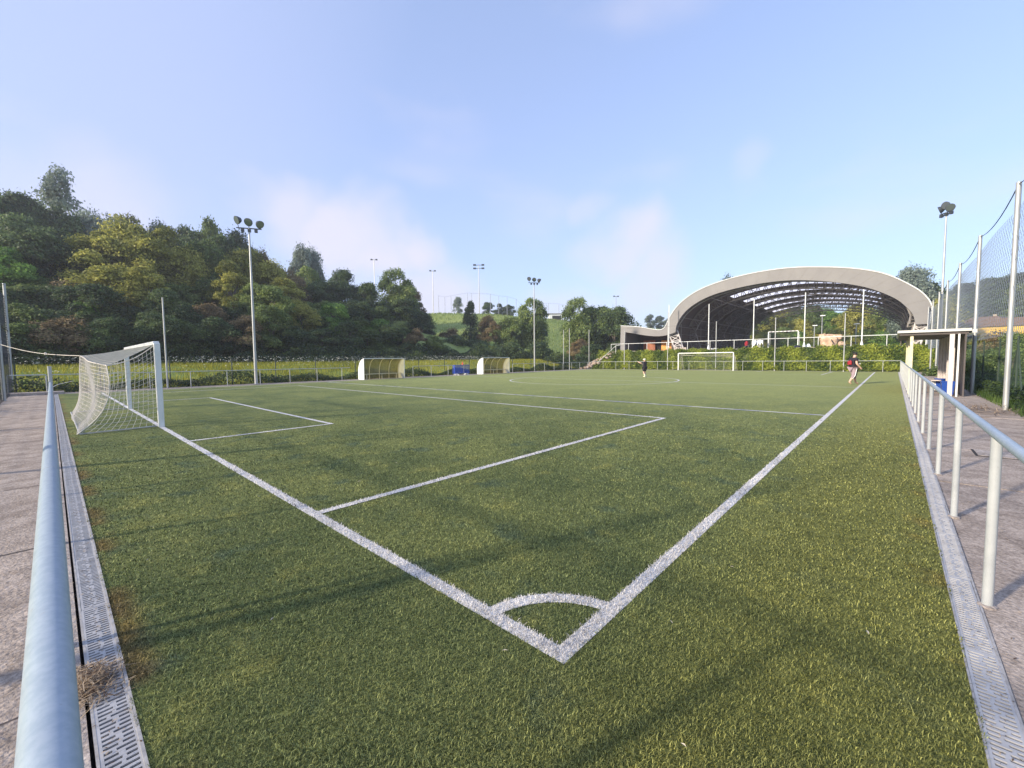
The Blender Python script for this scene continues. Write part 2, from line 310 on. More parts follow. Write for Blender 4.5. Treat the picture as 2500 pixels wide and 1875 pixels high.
def build_ground():
    xs=np.unique(np.concatenate([np.arange(-420,-60,7.),np.arange(-60,24,1.2),np.arange(24,420,7.)]))
    ys=np.unique(np.concatenate([np.arange(-120,-12,6.),np.arange(-12,64,1.2),np.arange(64,150,3.),np.arange(150,520,8.)]))
    X,Y=np.meshgrid(xs,ys); Z=H(X,Y)
    r2=np.random.default_rng(3)
    rough=(X<-34.5)|(Y>108)|(X>8)
    Z=Z+np.where(rough,r2.normal(0,0.05,Z.shape),0)
    inside=(X>-33)&(X<4.2)&(Y<51.2); Z=np.where(inside,-0.12,Z)
    Z=np.where((X>4.2)&(Z<0.001),-0.05,Z); Z=np.where((X>-31.5)&(X<6)&(Y>51.2)&(Y<=54),-0.12,Z)
    n=len(xs); m_=len(ys); V=np.stack([X,Y,Z],-1).reshape(-1,3)
    F=[(j*n+i,j*n+i+1,(j+1)*n+i+1,(j+1)*n+i) for j in range(m_-1) for i in range(n-1)]
    me=bpy.data.meshes.new('ground'); me.from_pydata(V.tolist(),[],F); me.shade_smooth()
    g=mat('ground_grass',(0.15,0.23,0.055),0.9,0,0.05,(0.27,0.32,0.10),detail=8,bump=0.4,bscale=1.5,spec=0.1); me.materials.append(g)
    link('ground',me,kind='structure')
build_ground()
# big far plain so that the ground reaches the horizon
MB().add([(-2500,-2500,-0.4),(2500,-2500,-0.4),(2500,2500,-0.4),(-2500,2500,-0.4)],[(0,1,2,3)]).build('far_plain',mat('plain_grass',(0.09,0.13,0.05),0.9),kind='structure')

# ------------------------------------------------------------------ pitch
TX0,TX1,TY0,TY1=-30.5,1.535,-1.53,50.6
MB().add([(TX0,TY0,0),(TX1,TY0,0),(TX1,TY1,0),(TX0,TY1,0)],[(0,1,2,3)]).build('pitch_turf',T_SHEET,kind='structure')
L_=49.75; PX=-12.115; W_=-29.85
LW=0.10
lines=[]  # (name, type, data, material)
def rect(x0,y0,x1,y1): return ('rect',x0,y0,x1,y1)
C0=PX-3
MARKS=[('goal_line',[rect(W_,0,0,LW)]),('touchline',[rect(-LW,0,0,L_)]),('far_touchline',[rect(W_,0,W_+LW,L_)]),('far_goal_line',[rect(W_,L_-LW,0,L_)]),
 ('corner_arc',[('arc',0,0,0.55,0.65,math.pi/2,math.pi)]),
 ('penalty_area_line',[rect(PX+9-LW,0,PX+9,9),rect(C0-12,9-LW,PX+9,9),rect(C0-12,0,C0-12+LW,9)]),
 ('goal_area_line',[rect(PX+3-LW,0,PX+3,3),rect(C0-6,3-LW,PX+3,3),rect(C0-6,0,C0-6+LW,3)]),
 ('far_penalty_area_line',[rect(PX+9-LW,L_-9,PX+9,L_),rect(C0-12,L_-9,PX+9,L_-9+LW),rect(C0-12,L_-9,C0-12+LW,L_)]),
 ('far_goal_area_line',[rect(PX+3-LW,L_-3,PX+3,L_),rect(C0-6,L_-3,PX+3,L_-3+LW),rect(C0-6,L_-3,C0-6+LW,L_)]),
 ('halfway_line',[rect(W_,L_/2-LW/2,0,L_/2+LW/2)]),('centre_circle',[('arc',C0,L_/2,5.9,6.0,0,2*math.pi)]),
 ('blue_cross_line',[rect(W_,11.95,-LW,12.05)])]
lvl=0.004
for k,(nm,prims) in enumerate(MARKS):
    mb=MB()
    for q,p in enumerate(prims):
        z=0.002+k*0.0006+q*0.0002
        if p[0]=='rect': mb.add([(p[1],p[2],z),(p[3],p[2],z),(p[3],p[4],z),(p[1],p[4],z)],[(0,1,2,3)])
        else:
            n=96 if p[6]-p[5]>3 else 24; A=np.linspace(p[5],p[6],n)
            mb.sheet([(p[1]+p[3]*math.cos(a),p[2]+p[3]*math.sin(a),z) for a in A],[(p[1]+p[4]*math.cos(a),p[2]+p[4]*math.sin(a),z) for a in A])
    mb.build(nm,LINE_BLUE if nm=='blue_cross_line' else LINE_WHITE,kind='structure')
def in_marks(x,y):
    m=np.zeros(x.shape,bool)
    for nm,prims in MARKS:
        for p in prims:
            if p[0]=='rect': m|=(x>p[1])&(x<p[3])&(y>p[2])&(y<p[4])
            else:
                r=np.hypot(x-p[1],y-p[2]); a=np.arctan2(y-p[2],x-p[1])%(2*np.pi); m|=(r>p[3])&(r<p[4])&(a>=p[5])&(a<=p[6])
    return m
def blades(n,d0,d1,k):
    """turf fibres, thinner spread with distance from where one stands"""
    d=np.exp(rng.uniform(np.log(d0),np.log(d1),n)); a=rng.uniform(-135,50,n)   # azimuth range
    x=CX+d*np.sin(np.radians(a)); y=CY+d*np.cos(np.radians(a))
    ok=(x>TX0)&(x<TX1+0.012*np.sin(y*9))&(y>TY0+0.012*np.sin(x*11))&(y<20); return x[ok],y[ok],d[ok]
def build_blades():
    x,y,d=blades(820000,1.4,17,0)
    w=in_marks(x+rng.normal(0,0.006,len(x)),y+rng.normal(0,0.006,len(x)))
    n=len(x); th=rng.uniform(0,2*np.pi,n); h=rng.uniform(0.008,0.020,n); lean=rng.uniform(0.3,1.3,n)*h
    wd=0.0012*np.clip(d/2.2,1,6)*rng.uniform(0.7,1.3,n)
    cx,sy=np.cos(th),np.sin(th); fade=np.clip((17-d)/9,0.25,1); h=h*fade
    sw=rng.uniform(-1,1,n)
    base=np.stack([x,y,np.full(n,0.0)],-1); side=np.stack([-sy,cx,0*x],-1)*wd[:,None]
    mid=base+np.stack([cx*lean*0.35,sy*lean*0.35,h*0.65],-1)
    tip=base+np.stack([cx*lean+sw*h*-sy*0.5,sy*lean+sw*h*cx*0.5,h*rng.uniform(0.75,1.05,n)],-1)
    # quad + tri -> two triangles pairs as tris
    T=np.stack([base-side,base+side,mid+side, base-side,mid+side,mid-side, mid-side,mid+side,tip],1) # n,9,3
    tone=rng.beta(1.3,2.4,n)
    strawy=rng.uniform(0,1,n)<0.012
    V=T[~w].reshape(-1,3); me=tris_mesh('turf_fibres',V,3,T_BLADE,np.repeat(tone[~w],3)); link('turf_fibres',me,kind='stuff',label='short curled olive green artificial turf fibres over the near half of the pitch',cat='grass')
    V=T[w].reshape(-1,3); V[:,2]+=0.004; me=tris_mesh('white_turf_fibres',V,3,WHITE_FIB,np.repeat(rng.beta(2.2,1.3,int(w.sum())),3)); link('white_turf_fibres',me,kind='stuff',label='white artificial turf fibres that make up the painted lines near the corner',cat='grass')
build_blades()

# ------------------------------------------------------------------ paths, kerbs, drains
ground_in=MB().add([(-33.2,-6,-0.02),(-33.2,52,-0.02),(-30.5,52,-0.02),(-30.5,-6,-0.02)],[(0,1,2,3)]); ground_in.build('side_path',CONC,kind='structure')
MB().add([(-33,-3.35,0.0),(2.0,-3.35,0.0),(2.0,-1.86,0.0),(-33,-1.86,0.0)],[(0,1,2,3)])
pl=empty('left_path',(0,0,0),kind='structure')
x=6.0; j=0
while x>-31:
    w=2.55+0.25*math.sin(j*2.1); MB().box((x-w/2,-2.62,-0.053+0.004*math.sin(j*1.7)),(w-0.02,1.50,0.1)).build('slab',CONC,pl); x-=w; j+=1
kl=empty('left_kerb',(0,0,0),kind='structure')
x=1.98-0.02; 
for j in range(16):
    x0=2.0-2.0*j+0.3; MB().box((x0-1.0,-1.768,-0.05+0.002*math.sin(j*3.3)),(1.985,0.175,0.1)).build('kerb_slab',KERB,kl)
MB().box((-14.5,-1.668,-0.115),(33,0.02,0.1)).build('drain_gap',DARK,kind='structure')
pr=empty('right_path',(0,0,0),kind='structure'); y=-3.4; j=0
while y<52:
    w=2.9+0.3*math.sin(j*1.3); MB().box((2.70,y+w/2,-0.055+0.004*math.sin(j*2.2)),(2.05,w-0.015,0.1)).build('slab',CONC,pr); y+=w; j+=1
MB().box((-14.8,-3.75,-0.06),(40,0.75,0.1)).build('left_verge',mat('dry_soil',(0.16,0.13,0.09),0.95,0,8,(0.10,0.10,0.05),bump=0.5),kind='structure')
def grate_mesh():
    """1 m grate, 0.125 m wide, two staggered rows of slots with real openings"""
    mb=MB(); t=0.008; W=0.122; P=0.030; n=33; g=0.0145
    mb.box((0.5,-W/2+0.006,-t/2),(0.995,0.012,t)); mb.box((0.5,W/2-0.006,-t/2),(0.995,0.012,t))
    for i in range(n+1):
        xx=0.005+i*P
        mb.box((min(xx+ (P-g)/2,0.99),0,-t/2-0.0003),(P-g,W-0.024,t))
    for i in range(n):
        xx=0.005+i*P+(P-g)+g/2; c=0.013*math.sin(i*math.pi*0.5)+0.004*(-1)**i
        mb.box((xx,c,-t/2-0.0006),(g+0.002,0.013+0.008*((i%4)==0),t))
    return mb.mesh('grate',GRATE)
gm=grate_mesh()
dl=empty('left_drain',(0,0,0),kind='structure'); MB().box((-14.5,-1.598,-0.075),(32.6,0.128,0.05)).build('channel_floor',DARK,dl)
MB().box((-14.5,-1.5325,-0.03),(32.6,0.012,0.075)).build('channel_edge',DRAINBODY,dl); MB().box((-14.5,-1.6615,-0.034),(32.6,0.010,0.075)).build('channel_edge',DRAINBODY,dl)
for i in range(33):
    o=link('grate',gm,dl,(1.43-i-0.0,-1.597,0.002+0.0012*math.sin(i*5.1))); o.rotation_euler=(0,0,rad(0.25*math.sin(i*2.7)))
dr=empty('right_drain',(0,0,0),kind='structure'); MB().box((1.60,23.5,-0.075),(0.128,52,0.05)).build('channel_floor',DARK,dr)
MB().box((1.536,23.5,-0.032),(0.008,52,0.075)).build('channel_edge',DRAINBODY,dr); MB().box((1.667,23.5,-0.034),(0.010,52,0.078)).build('channel_edge',DRAINBODY,dr)
for i in range(52):
    o=link('grate',gm,dr,(1.601,-1.45+i,0.002+0.0012*math.sin(i*4.1))); o.rotation_euler=(0,0,rad(90+0.25*math.sin(i*2.9)))
# corner joint plate and the far side channel
MB().box((1.60,-1.597,-0.004),(0.12,0.122,0.008)).build('drain_corner',GRATE,kind='structure')
MB().box((-30.57,24.5,-0.03),(0.13,52.2,0.07)).build('far_side_drain',DRAINBODY,kind='structure'); MB().box((-14.4,50.68,-0.03),(32.1,0.13,0.07)).build('far_end_drain',DRAINBODY,kind='structure')
MB().box((-14.4,51.0,-0.045),(33,0.5,0.07)).build('far_end_kerb',KERB,kind='structure')
MB().box((-31.05,-3.1,0.06),(0.9,3.6,0.14)).build('corner_step',KERB,kind='structure')
# manhole in the right path
mh=empty('inspection_cover',(2.55,8.25,0.0),label='square concrete inspection cover let into the right hand path',cat='manhole cover')
MB().box((0,0,0.001),(0.62,0.55,0.016)).build('lid',KERB,mh); MB().box((0,0,-0.004),(0.68,0.61,0.014)).build('frame',DARK,mh)

# ------------------------------------------------------------------ straw tuft on the left drain
def strands(n,loc,sx,sy,hz,ln,wd,matl,name):
    x=rng.normal(0,sx,n);y=rng.normal(0,sy,n);z=np.abs(rng.normal(0,hz,n))*np.exp(-(x/sx)**2/3-(y/sy)**2/3)
    th=rng.uniform(0,2*np.pi,n); l=rng.uniform(0.4,1,n)*ln; dz=rng.normal(0,0.25,n)*l; cv=rng.normal(0,0.35,n)*l
    p=np.stack([x,y,z+0.012],-1); d=np.stack([np.cos(th)*l,np.sin(th)*l,dz],-1); s=np.stack([-np.sin(th),np.cos(th),0*x],-1)
    a=p-d/2; m_=p+s*cv[:,None]*0.4+np.array([0,0,0.006]); b=p+d/2
    for q in (a,m_,b): q[:,2]=np.maximum(q[:,2],0.004)
    w=s*wd; T=np.stack([a-w,a+w,m_+w, a-w,m_+w,m_-w, m_-w,m_+w,b],1).reshape(-1,3)
    me=tris_mesh(name,T,3,matl,np.repeat(rng.uniform(0,1,n),3)); return link(name,me,None,loc)
prop(strands(620,(-1.66,-1.66,0),0.085,0.055,0.022,0.10,0.0019,STRAW,'dry_straw_tuft'),label='tangled tuft of dry brown straw lying across the left drain grating',cat='straw',kind='stuff')
prop(strands(420,(3.1,15.6,0),0.35,0.75,0.10,0.45,0.006,STRAW,'dry_grass_heap'),label='pale dry cut stalks lying at the foot of the right fence pole',cat='straw',kind='stuff')

def debris(n,fx,name,label,sz):
    x,y=fx(n); th=rng.uniform(0,6.28,n); l=sz*rng.uniform(0.4,1.3,n); z=np.full(n,0.006)+rng.uniform(0,0.004,n)
    c,s_=np.cos(th)*l,np.sin(th)*l; P=np.stack([np.stack([x-c,y-s_,z],-1),np.stack([x+s_*.3,y-c*.3,z+0.002],-1),np.stack([x+c,y+s_,z+0.001],-1),np.stack([x-s_*.3,y+c*.3,z+0.003],-1)],1).reshape(-1,3)
    me=tris_mesh(name,P,4,STRAW,rng.uniform(0,1,n)); link(name,me,kind='stuff',label=label,cat='litter')
debris(900,lambda n:(rng.uniform(-14,1.4,n),-1.597+rng.normal(0,0.04,n)),'grate_litter','small dry fibres and leaf bits lying on the left drain grates',0.009)
debris(700,lambda n:(1.60+rng.normal(0,0.04,n),rng.uniform(-1,16,n)),'grate_litter','small dry fibres and leaf bits lying on the right drain grates',0.009)
debris(900,lambda n:(1.72+np.abs(rng.normal(0,0.45,n)),rng.uniform(-1,16,n)),'path_litter','scattered leaf bits and grit on the right hand path',0.012)
debris(600,lambda n:(rng.uniform(-14,1.4,n),-1.86-np.abs(rng.normal(0,0.5,n))),'path_litter','scattered leaf bits and grit on the left path',0.012)
# ------------------------------------------------------------------ railings
def railing(name,p0,p1,step,h,r,label,group=None,z0=0,first=0.0,rm=RAILM,pm=RAILW,rp=None,posts=None):
    p0=Vector(p0);p1=Vector(p1); L=(p1-p0).length; d=(p1-p0).normalized(); ang=math.atan2(d.y,d.x)
    root=empty(name,(p0.x,p0.y,z0),ang,label=label,cat='railing',group=group)
    mb=MB(); mb.tube([(0,0,h),(L,0,h)],r,36 if r>0.026 else 10); mb.build('rail',rm,root,smooth=True)
    rp=rp or r*0.92
    pm_=MB().tube([(0,0,-0.02),(0,0,h-r*0.6)],rp,12).mesh('post',pm,True); cm=MB().lathe([(rp*1.7,-0.01),(rp*1.7,0.006),(rp*1.1,0.012)],12).mesh('collar',KERB)
    t=first; ts=[]
    if posts is not None: ts=posts
    else:
        while t<=L+0.01: ts.append(t); t+=step
    for t in ts:
        o=link('post',pm_,root,(t,0,0)); link('collar',cm,o)
    return root
rl=railing('left_railing',(3.2,-1.731,0),(-13.2,-1.731,0),2.0,1.13,0.0265,'long pale blue painted tube railing running down the left edge beside the drain',first=1.35)
rl['label']='long pale blue tube railing in the left foreground beside the slotted drain'; rl.name='tube_railing'
for t in (4.55,10.6): MB().tube([(t,0,1.13),(t+0.004,0,1.13)],0.0272,20).build('rail_joint',GALV,rl)
MB().tube([(16.45,0,-0.02),(16.45,0,1.52)],0.034,12).build('end_post',RAILW,rl,smooth=True)
MB().box((16.43,0,1.13),(0.10,0.075,0.08)).build('bracket',RAILW,rl)
posts_r=[0.22+1.965*i for i in range(25)]
rr=railing('tube_railing',(1.70,-1.9,0),(1.66,50.2,0),1.965,1.085,0.0265,'pale blue tube railing with white posts running along the right side path',posts=[2.18+1.9-1.965*2+1.965*i for i in range(26)],rp=0.026)
MB_=None
rf=railing('tube_railing',(-31.2,50.95,0),(1.66,50.95,0),1.98,1.05,0.022,'low pale tube railing behind the far goal at the foot of the ivy bank',rm=RAILW)
rs=railing('tube_railing',(-31.35,-1.7,0),(-31.35,14.6,0),1.95,1.0,0.022,'tube railing on the far side between the near corner and the first dugout',rm=RAILW)
railing('tube_railing',(-31.35,20.6,0),(-31.35,26.9,0),2.05,1.0,0.022,'short tube railing between the two dugouts behind the blue barriers',rm=RAILW)
railing('tube_railing',(-31.35,34.2,0),(-31.35,50.6,0),2.0,1.0,0.022,'tube railing from the second dugout to the far corner steps',rm=RAILW)
railing('tube_railing',(-29.6,53.9,0),(4.2,53.9,0),2.75,1.12,0.032,'white tube railing along the top of the ivy bank before the pavilion',z0=2.45,rm=WHITE,pm=WHITE)
railing('tube_railing',(-31.4,-3.2,0.0),(-31.4,-1.9,0),1.3,1.0,0.028,'short end of tube railing closing the near left corner',rm=RAILW)

# ------------------------------------------------------------------ goals
def net_panel(mb,fn,nu,nv,r,skipu=()):
    """cords of a net over the surface fn(u,v), as thin three sided tubes"""
    def tube3(P):
        mb.tube(P,r,3,False)
    for i in range(nu+1): tube3([fn(i/nu,j/max(nv//2,1)) for j in range(max(nv//2,1)+1)])
    for j in range(nv+1): tube3([fn(i/max(nu//2,1),j/nv) for i in range(max(nu//2,1)+1)])
def goal(y0,sgn,label,net=True,dark=False):
    root=empty('football_goal',(C0,y0,0),0,label=label,cat='football goal',group='seven a side goals')
    a=3.06; h=2.05
    for s in (-1,1):
        mb=MB(); mb.box((s*a,0,h/2),(0.10,0.12,h)); o=mb.build('post',WHITE,root)
        md=o.modifiers.new('b','BEVEL'); md.width=0.015; md.segments=2
    o=MB().box((0,0,h-0.0),(2*a-0.10,0.12,0.098)).build('crossbar',WHITE,root); md=o.modifiers.new('b','BEVEL'); md.width=0.015; md.segments=2
    MB().tube([(-a,sgn*0.08,0.03),(-a,sgn*1.40,0.02),(a,sgn*1.40,0.02),(a,sgn*0.08,0.03)],0.018,6).build('ground_bar',GALV,root)
    if not net: return root
    # corner points of the slung net (near end = +x)
    TR={1:(a-0.02,sgn*0.90,1.52),-1:(-a+0.02,sgn*1.12,1.82)}
    GR={1:(a+0.08,sgn*1.42,0.02),-1:(-a+0.2,sgn*1.40,0.02)}
    def lerp(p,q,t): return Vector(p).lerp(Vector(q),t)
    def side(s):
        def f(u,v): # u front->back, v top->ground
            top=lerp((s*a,sgn*0.04,2.0),TR[s],u); top.z-=0.10*math.sin(math.pi*u)
            bot=lerp((s*a,sgn*0.04,0.03),GR[s],u)
            p=top.lerp(bot,v); p.y=top.y+(bot.y-top.y)*v**4-sgn*0.03*math.sin(9*v)*u; p.x-=s*0.06*math.sin(math.pi*v)*math.sin(math.pi*u); return p
        return f
    def back(u,v): # u near->far
        top=lerp(TR[1],TR[-1],u); top.z-=0.05*math.sin(math.pi*u); bot=lerp(GR[1],GR[-1],u)
        p=top.lerp(bot,v); p.y=top.y+(bot.y-top.y)*v**4-sgn*0.03*math.sin(9*u+5*v); return p
    def top(u,v): # v front->back
        f=lerp((a,sgn*0.04,2.03),(-a,sgn*0.04,2.03),u); b=lerp(TR[1],TR[-1],u); b.z-=0.05*math.sin(math.pi*u); p=f.lerp(b,v); p.z-=0.07*math.sin(math.pi*v)*(0.4+0.6*math.sin(math.pi*u)); return p
    r=0.0043
    m1=MB(); net_panel(m1,side(1),11,17,r); m1.build('side_net',NETW,root)
    m1=MB(); net_panel(m1,side(-1),11,17,r); m1.build('side_net',NETW,root)
    m1=MB(); net_panel(m1,back,52,17,r); m1.build('back_net',NETW,root)
    m1=MB(); net_panel(m1,top,52,9,r); m1.build('top_net',NETW,root)
    e=MB(); e.tube([side(1)(i/10,0) for i in range(11)],0.011,5); e.tube([side(-1)(i/10,0) for i in range(11)],0.011,5); e.tube([back(i/12,0) for i in range(13)],0.010,5)
    e.tube([back(0,i/10) for i in range(11)],0.010,5); e.tube([back(1,i/10) for i in range(11)],0.010,5); e.build('edge_rope',NETW,root)
    return root
g1=goal(0.05,-1,'white goal with a slung white net on the near goal line at the left')
g2=goal(L_-0.05,1,'white goal at the far end in front of the ivy bank',net=True)
for ch in g2.children:
    if 'net' in ch.name:
        ch.data.materials[0]=mat('far_net',(0.30,0.36,0.20),0.8) if ch.name.startswith('back') else ch.data.materials[0]
# tie ropes of the near net
rp=MB(); P0=Vector((-18.12,-1.07,1.82)); P1=Vector((-27.0,-3.12,2.42)); 
pts=[P0.lerp(P1,t)-Vector((0,0,0.12*math.sin(math.pi*t))) for t in np.linspace(0,1,12)]
rp.tube(pts,0.011,5); rp.tube([pts[4]+Vector((0,0,-.03)),pts[4]+Vector((0.02,0,0.05))],0.03,6); rp.build('net_tie_rope',NETW,label='white rope tying the back of the near goal net to the left fence',cat='rope')
rp=MB(); rp.tube([Vector((-18.1,-1.25,1.02)),Vector((-16,-1.6,1.0)),Vector((-13.3,-1.72,1.02))],0.008,5); rp.build('net_tie_rope',NETW,label='thin cord from the low back of the near net to the left railing end post',cat='rope')

# ------------------------------------------------------------------ net fences with poles
ORD=['first','second','third','fourth','fifth','sixth','seventh','eighth','ninth','tenth','eleventh','twelfth','thirteenth','fourteenth','fifteenth','sixteenth','seventeenth','eighteenth','nineteenth','twentieth']+['twenty-'+k for k in ('first','second','third','fourth','fifth','sixth','seventh','eighth','ninth')]+['thirtieth']+['thirty-'+k for k in ('first','second','third','fourth','fifth','sixth','seventh','eighth','ninth')]
def swagnet(p0,p1,z0,z1,cell,r,sag,name,m,parent,diag=True,bulge=0.05):
    p0=Vector(p0);p1=Vector(p1); L=(p1-p0).length; d=(p1-p0)/L; nrm=Vector((-d.y,d.x,0)); mb=MB()
    def top(s): return z1-sag*4*(s/L)*(1-s/L)
    def P(s,z): return p0+d*s+Vector((0,0,z))+nrm*bulge*math.sin(math.pi*s/L)
    if diag:
        c=cell*1.4142; hh=z1-z0
        for k in range(int((L+hh)/c)+1):
            for sg in (1,-1):
                a=k*c; pts=[]
                for t in np.linspace(0,hh,7):
                    s=(a-t) if sg==1 else (L-a+t)
                    if 0<=s<=L: 
                        z=z0+t
                        if z<=top(s): pts.append(P(s,z))
                if len(pts)>1: mb.tube(pts,r,3,False)
    else:
        for i in range(int(L/cell)+1):
            s=i*cell; mb.tube([P(s,z0),P(s,top(s))],r,3,False)
        for j in range(int((z1-z0)/cell)+1):
            z=z0+j*cell; mb.tube([P(t*L,min(z,top(t*L))) for t in np.linspace(0,1,7)],r,3,False)
    return mb.build(name,m,parent)
def pole_fence(name,pts,h,r,label,netz,top_cell,label_low=None,lowm=NETG,upm=NETB,lean=0,lowh=2.1,rr=0.005,diag=True,capm=None):
    root=empty(name,pts[0],0,label=label,cat='fence'); o0=Vector(pts[0])
    pm=MB().tube([(0,0,-0.1),(0,0,h)],[r,r*0.93],10).mesh('pole',GALV,True)
    for p in pts: 
        o=link('pole',pm,root,Vector(p)-o0); o.rotation_euler=(0,lean,0)
    for a,b in zip(pts[:-1],pts[1:]):
        a=Vector(a)-o0;b=Vector(b)-o0; sh=Vector((h*math.sin(lean),0,0))*0.5
        swagnet(a+sh,b+sh,netz,h-0.05,top_cell,rr,0.28,'ball_net',upm,root,diag)
        L=(b-a).length; mb=MB(); mb.tube([a+sh*2+(b-a)*t+Vector((0,0,h-0.05-0.28*4*t*(1-t))) for t in np.linspace(0,1,9)],0.014,4); mb.build('top_cord',NETD,root)
        if lowm: swagnet(a,b,0.02,lowh,0.12,0.0028,0,'wire_mesh',lowm,root,False,0)
    return root
FX=3.58
fr=pole_fence('net_fence',[(FX,y,0) for y in (3.2,9.8,16.3,23.2,29.9,36.6,43.2,49.8,56.4)],6.25,0.062,'tall grey poled ball stop fence along the right hand path',2.1,0.20,lowm=None,lean=0.0,rr=0.0042)
pf=empty('wire_fence',(4.35,0,0),label='green wire fence on dark raking posts in the field right of the path',cat='fence')
for y in (11.2,14.2,17.4,20.6,24.,28.,32.):
    mb=MB(); mb.tube([(0,y,-.1),(0,y,2.2)],0.03,6); 
    if y in (14.2,20.6): mb.tube([(0,y,1.9),(0,y+1.1,0)],0.024,6); mb.tube([(0,y,1.9),(0,y-1.1,0)],0.024,6)
    mb.build('post',GREENP,pf)
mb=MB()
for z in (0.1,0.7,1.3,2.1): mb.tube([(0,8,z),(0,40,z)],0.006,4)
mb.build('wire',GREENP,pf); swagnet((0,8,0),(0,34,0),0.05,2.1,0.12,0.0016,0,'wire_mesh',NETG,pf,False,0)
fl=pole_fence('net_fence',[(x,-3.12,0) for x in (3.58,-2.5,-8.6,-14.7,-20.8,-26.9,-33.0)],5.75,0.062,'grey poled fence with dark netting behind the near goal at the left edge',2.0,0.17,lowm=NETD,upm=NETD,rr=0.006)
MB().tube([(0,0,3.3),(-36.6,0,3.3)],0.02,5).build('middle_cable',NETD,fl)
# single poles
polem=lambda h,r:MB().tube([(0,0,-0.1),(0,0,h*0.999)],[r,r*0.8],10).mesh('tall_pole',GALV,True)
fe=[(-36.0,50.9,5.9),(-31.7,51.2,5.7),(-26.1,51.2,5.45),(-20.1,51.2,7.3),(-14.35,51.2,5.75),(-8.35,51.2,5.75),(-2.45,51.2,5.75)]
pe=empty('ball_net_fence',(-36,51.2,0),label='row of slim net poles behind the far goal at the foot of the bank',cat='fence')
for x,y,h in fe: link('pole',polem(h,0.055),pe,(x+36,y-51.2,0))
mb=MB()
for a,b in zip(fe[:-1],fe[1:]): mb.tube([(a[0]+36,0,5.5),(b[0]+36,0,5.5)],0.009,4)
mb.build('top_cable',NETD,pe)
pu=empty('ball_net_fence',(-16.4,55,2.45),label='four taller white net poles on flared feet along the pavilion court edge',cat='fence')
for x,h in ((-21.5,6.2),(-16.38,5.85),(-11.3,5.9),(-6.25,6.15),(-1.3,5.9)):
    mb=MB(); mb.tube([(0,0,0),(0,0,h)],[0.06,0.05],10); mb.lathe([(0.20,0.0),(0.17,0.12),(0.06,0.62)],10); mb.build('pole',WHITE,pu,True,(x+16.4,0,0))
ps=empty('wire_fence',(-33,0,0),label='low wire fence on dark posts before the flowering meadow on the far side',cat='fence')
for k,y in enumerate((-3,0.2,3.4,6.8,9.6,12.55,15.9,19.2,22.4,25.6,29,32.4,36,39.5,43,46.5,50)):
    MB().tube([(0,y,-0.2),(0,y,1.9)],0.035,6).build('post',GREENP,ps)
mb=MB()
for z in (0.4,0.9,1.4,1.85): mb.tube([(0,-3,z),(0,50,z)],0.005,3)
mb.build('wire',NETG,ps)
for (x,y,h,l) in ((-32.0,3.1,5.55,'slim grey net pole behind the near goal on the far side'),(-31.9,46.5,5.7,'slim pole by the far side railing before the steps'),):
    link('net_pole',polem(h,0.05),None,(x,y,0),label=l,cat='pole')

# ------------------------------------------------------------------ floodlights
def lamp_mesh(R):
    mb=MB(); mb.m=0; mb.lathe([(R*0.35,-R*1.1),(R*0.55,-R*0.95),(R*0.9,-R*0.35),(R*1.0,0.0),(R*1.02,0.02)],16)
    mb.m=1; mb.lathe([(R*0.93,0.018),(R*0.9,0.03)],16); return mb.mesh('lamp',[LAMPD,LAMPG],True)
LM=lamp_mesh(0.27)
def floodlight(loc,h,rz,label,r=0.10,heads=((-0.68,0.24,-48,22),(0.0,0.16,-20,30),(0.70,0.05,50,35)),barw=1.5,tilt=0):
    root=empty('floodlight',loc,rz,label=label,cat='floodlight',group='pitch floodlights')
    MB().tube([(0,0,-0.1),(0,0,h)],[r,r*0.5],12).build('mast',GALV,root,True)
    MB().box((0,0,0.02),(0.34,0.34,0.04)).build('base_plate',GALV,root)
    b=MB(); b.box((0,0,h),(0.07,barw,0.06)); b.build('crossbar',LAMPD,root)
    for k in (-0.38,0.02,0.42): MB().box((0.02,k,h-0.15),(0.18,0.17,0.2)).build('gear_box',LAMPD,root)
    for (y,dz,az,dn) in heads:
        o=link('lamp_head',LM,root,(0.12,y,h+0.22+dz)); o.rotation_euler=(0,rad(90+dn),rad(az))
        MB().tube([(0.0,y*0.9,h),(0.05,y,h+0.12+dz)],0.02,5).build('bracket',LAMPD,root)
    return root
floodlight((-31.55,7.85,0),10.62,rad(-30),'tall floodlight mast with three big lamps beside the far left railing')
floodlight((-33.3,40.6,0),11.3,rad(-38),'floodlight mast with three lamps past the second dugout on the far side',r=0.10)
floodlight((3.75,43.6,0),12.1,rad(215),'floodlight mast on the right side behind the shelter roof',heads=((-0.45,0.1,-45,20),(0.05,0.28,20,8),(0.45,0.0,60,25)),barw=1.1)
def smalllight(loc,h,label,n=2,s=1.0):
    root=empty('distant_floodlight',loc,0,label=label,cat='floodlight',group='floodlights of the upper sports ground')
    MB().tube([(0,0,-0.5),(0,0,h)],[0.16*s,0.11*s],8).build('mast',GALV,root)
    mb=MB()
    if n==4:
        for z in (h-1.0,h+0.1):
            mb.box((0,0,z),(2.0,0.15,0.12),rad(42))
            for k in (-1,1): mb.box((k*1.35*math.cos(rad(42)),k*1.35*math.sin(rad(42)),z+0.05),(0.9,0.5,0.45),rad(42))
    else:
        mb.box((0,0,h),(1.6*s,0.12,0.12),rad(50)); 
        for k in (-1,1): mb.box((k*0.8*s*math.cos(rad(50)),k*0.8*s*math.sin(rad(50)),h+0.1),(0.6*s,0.4*s,0.4*s),rad(50))
    mb.build('lamps',LAMPD,root); return root
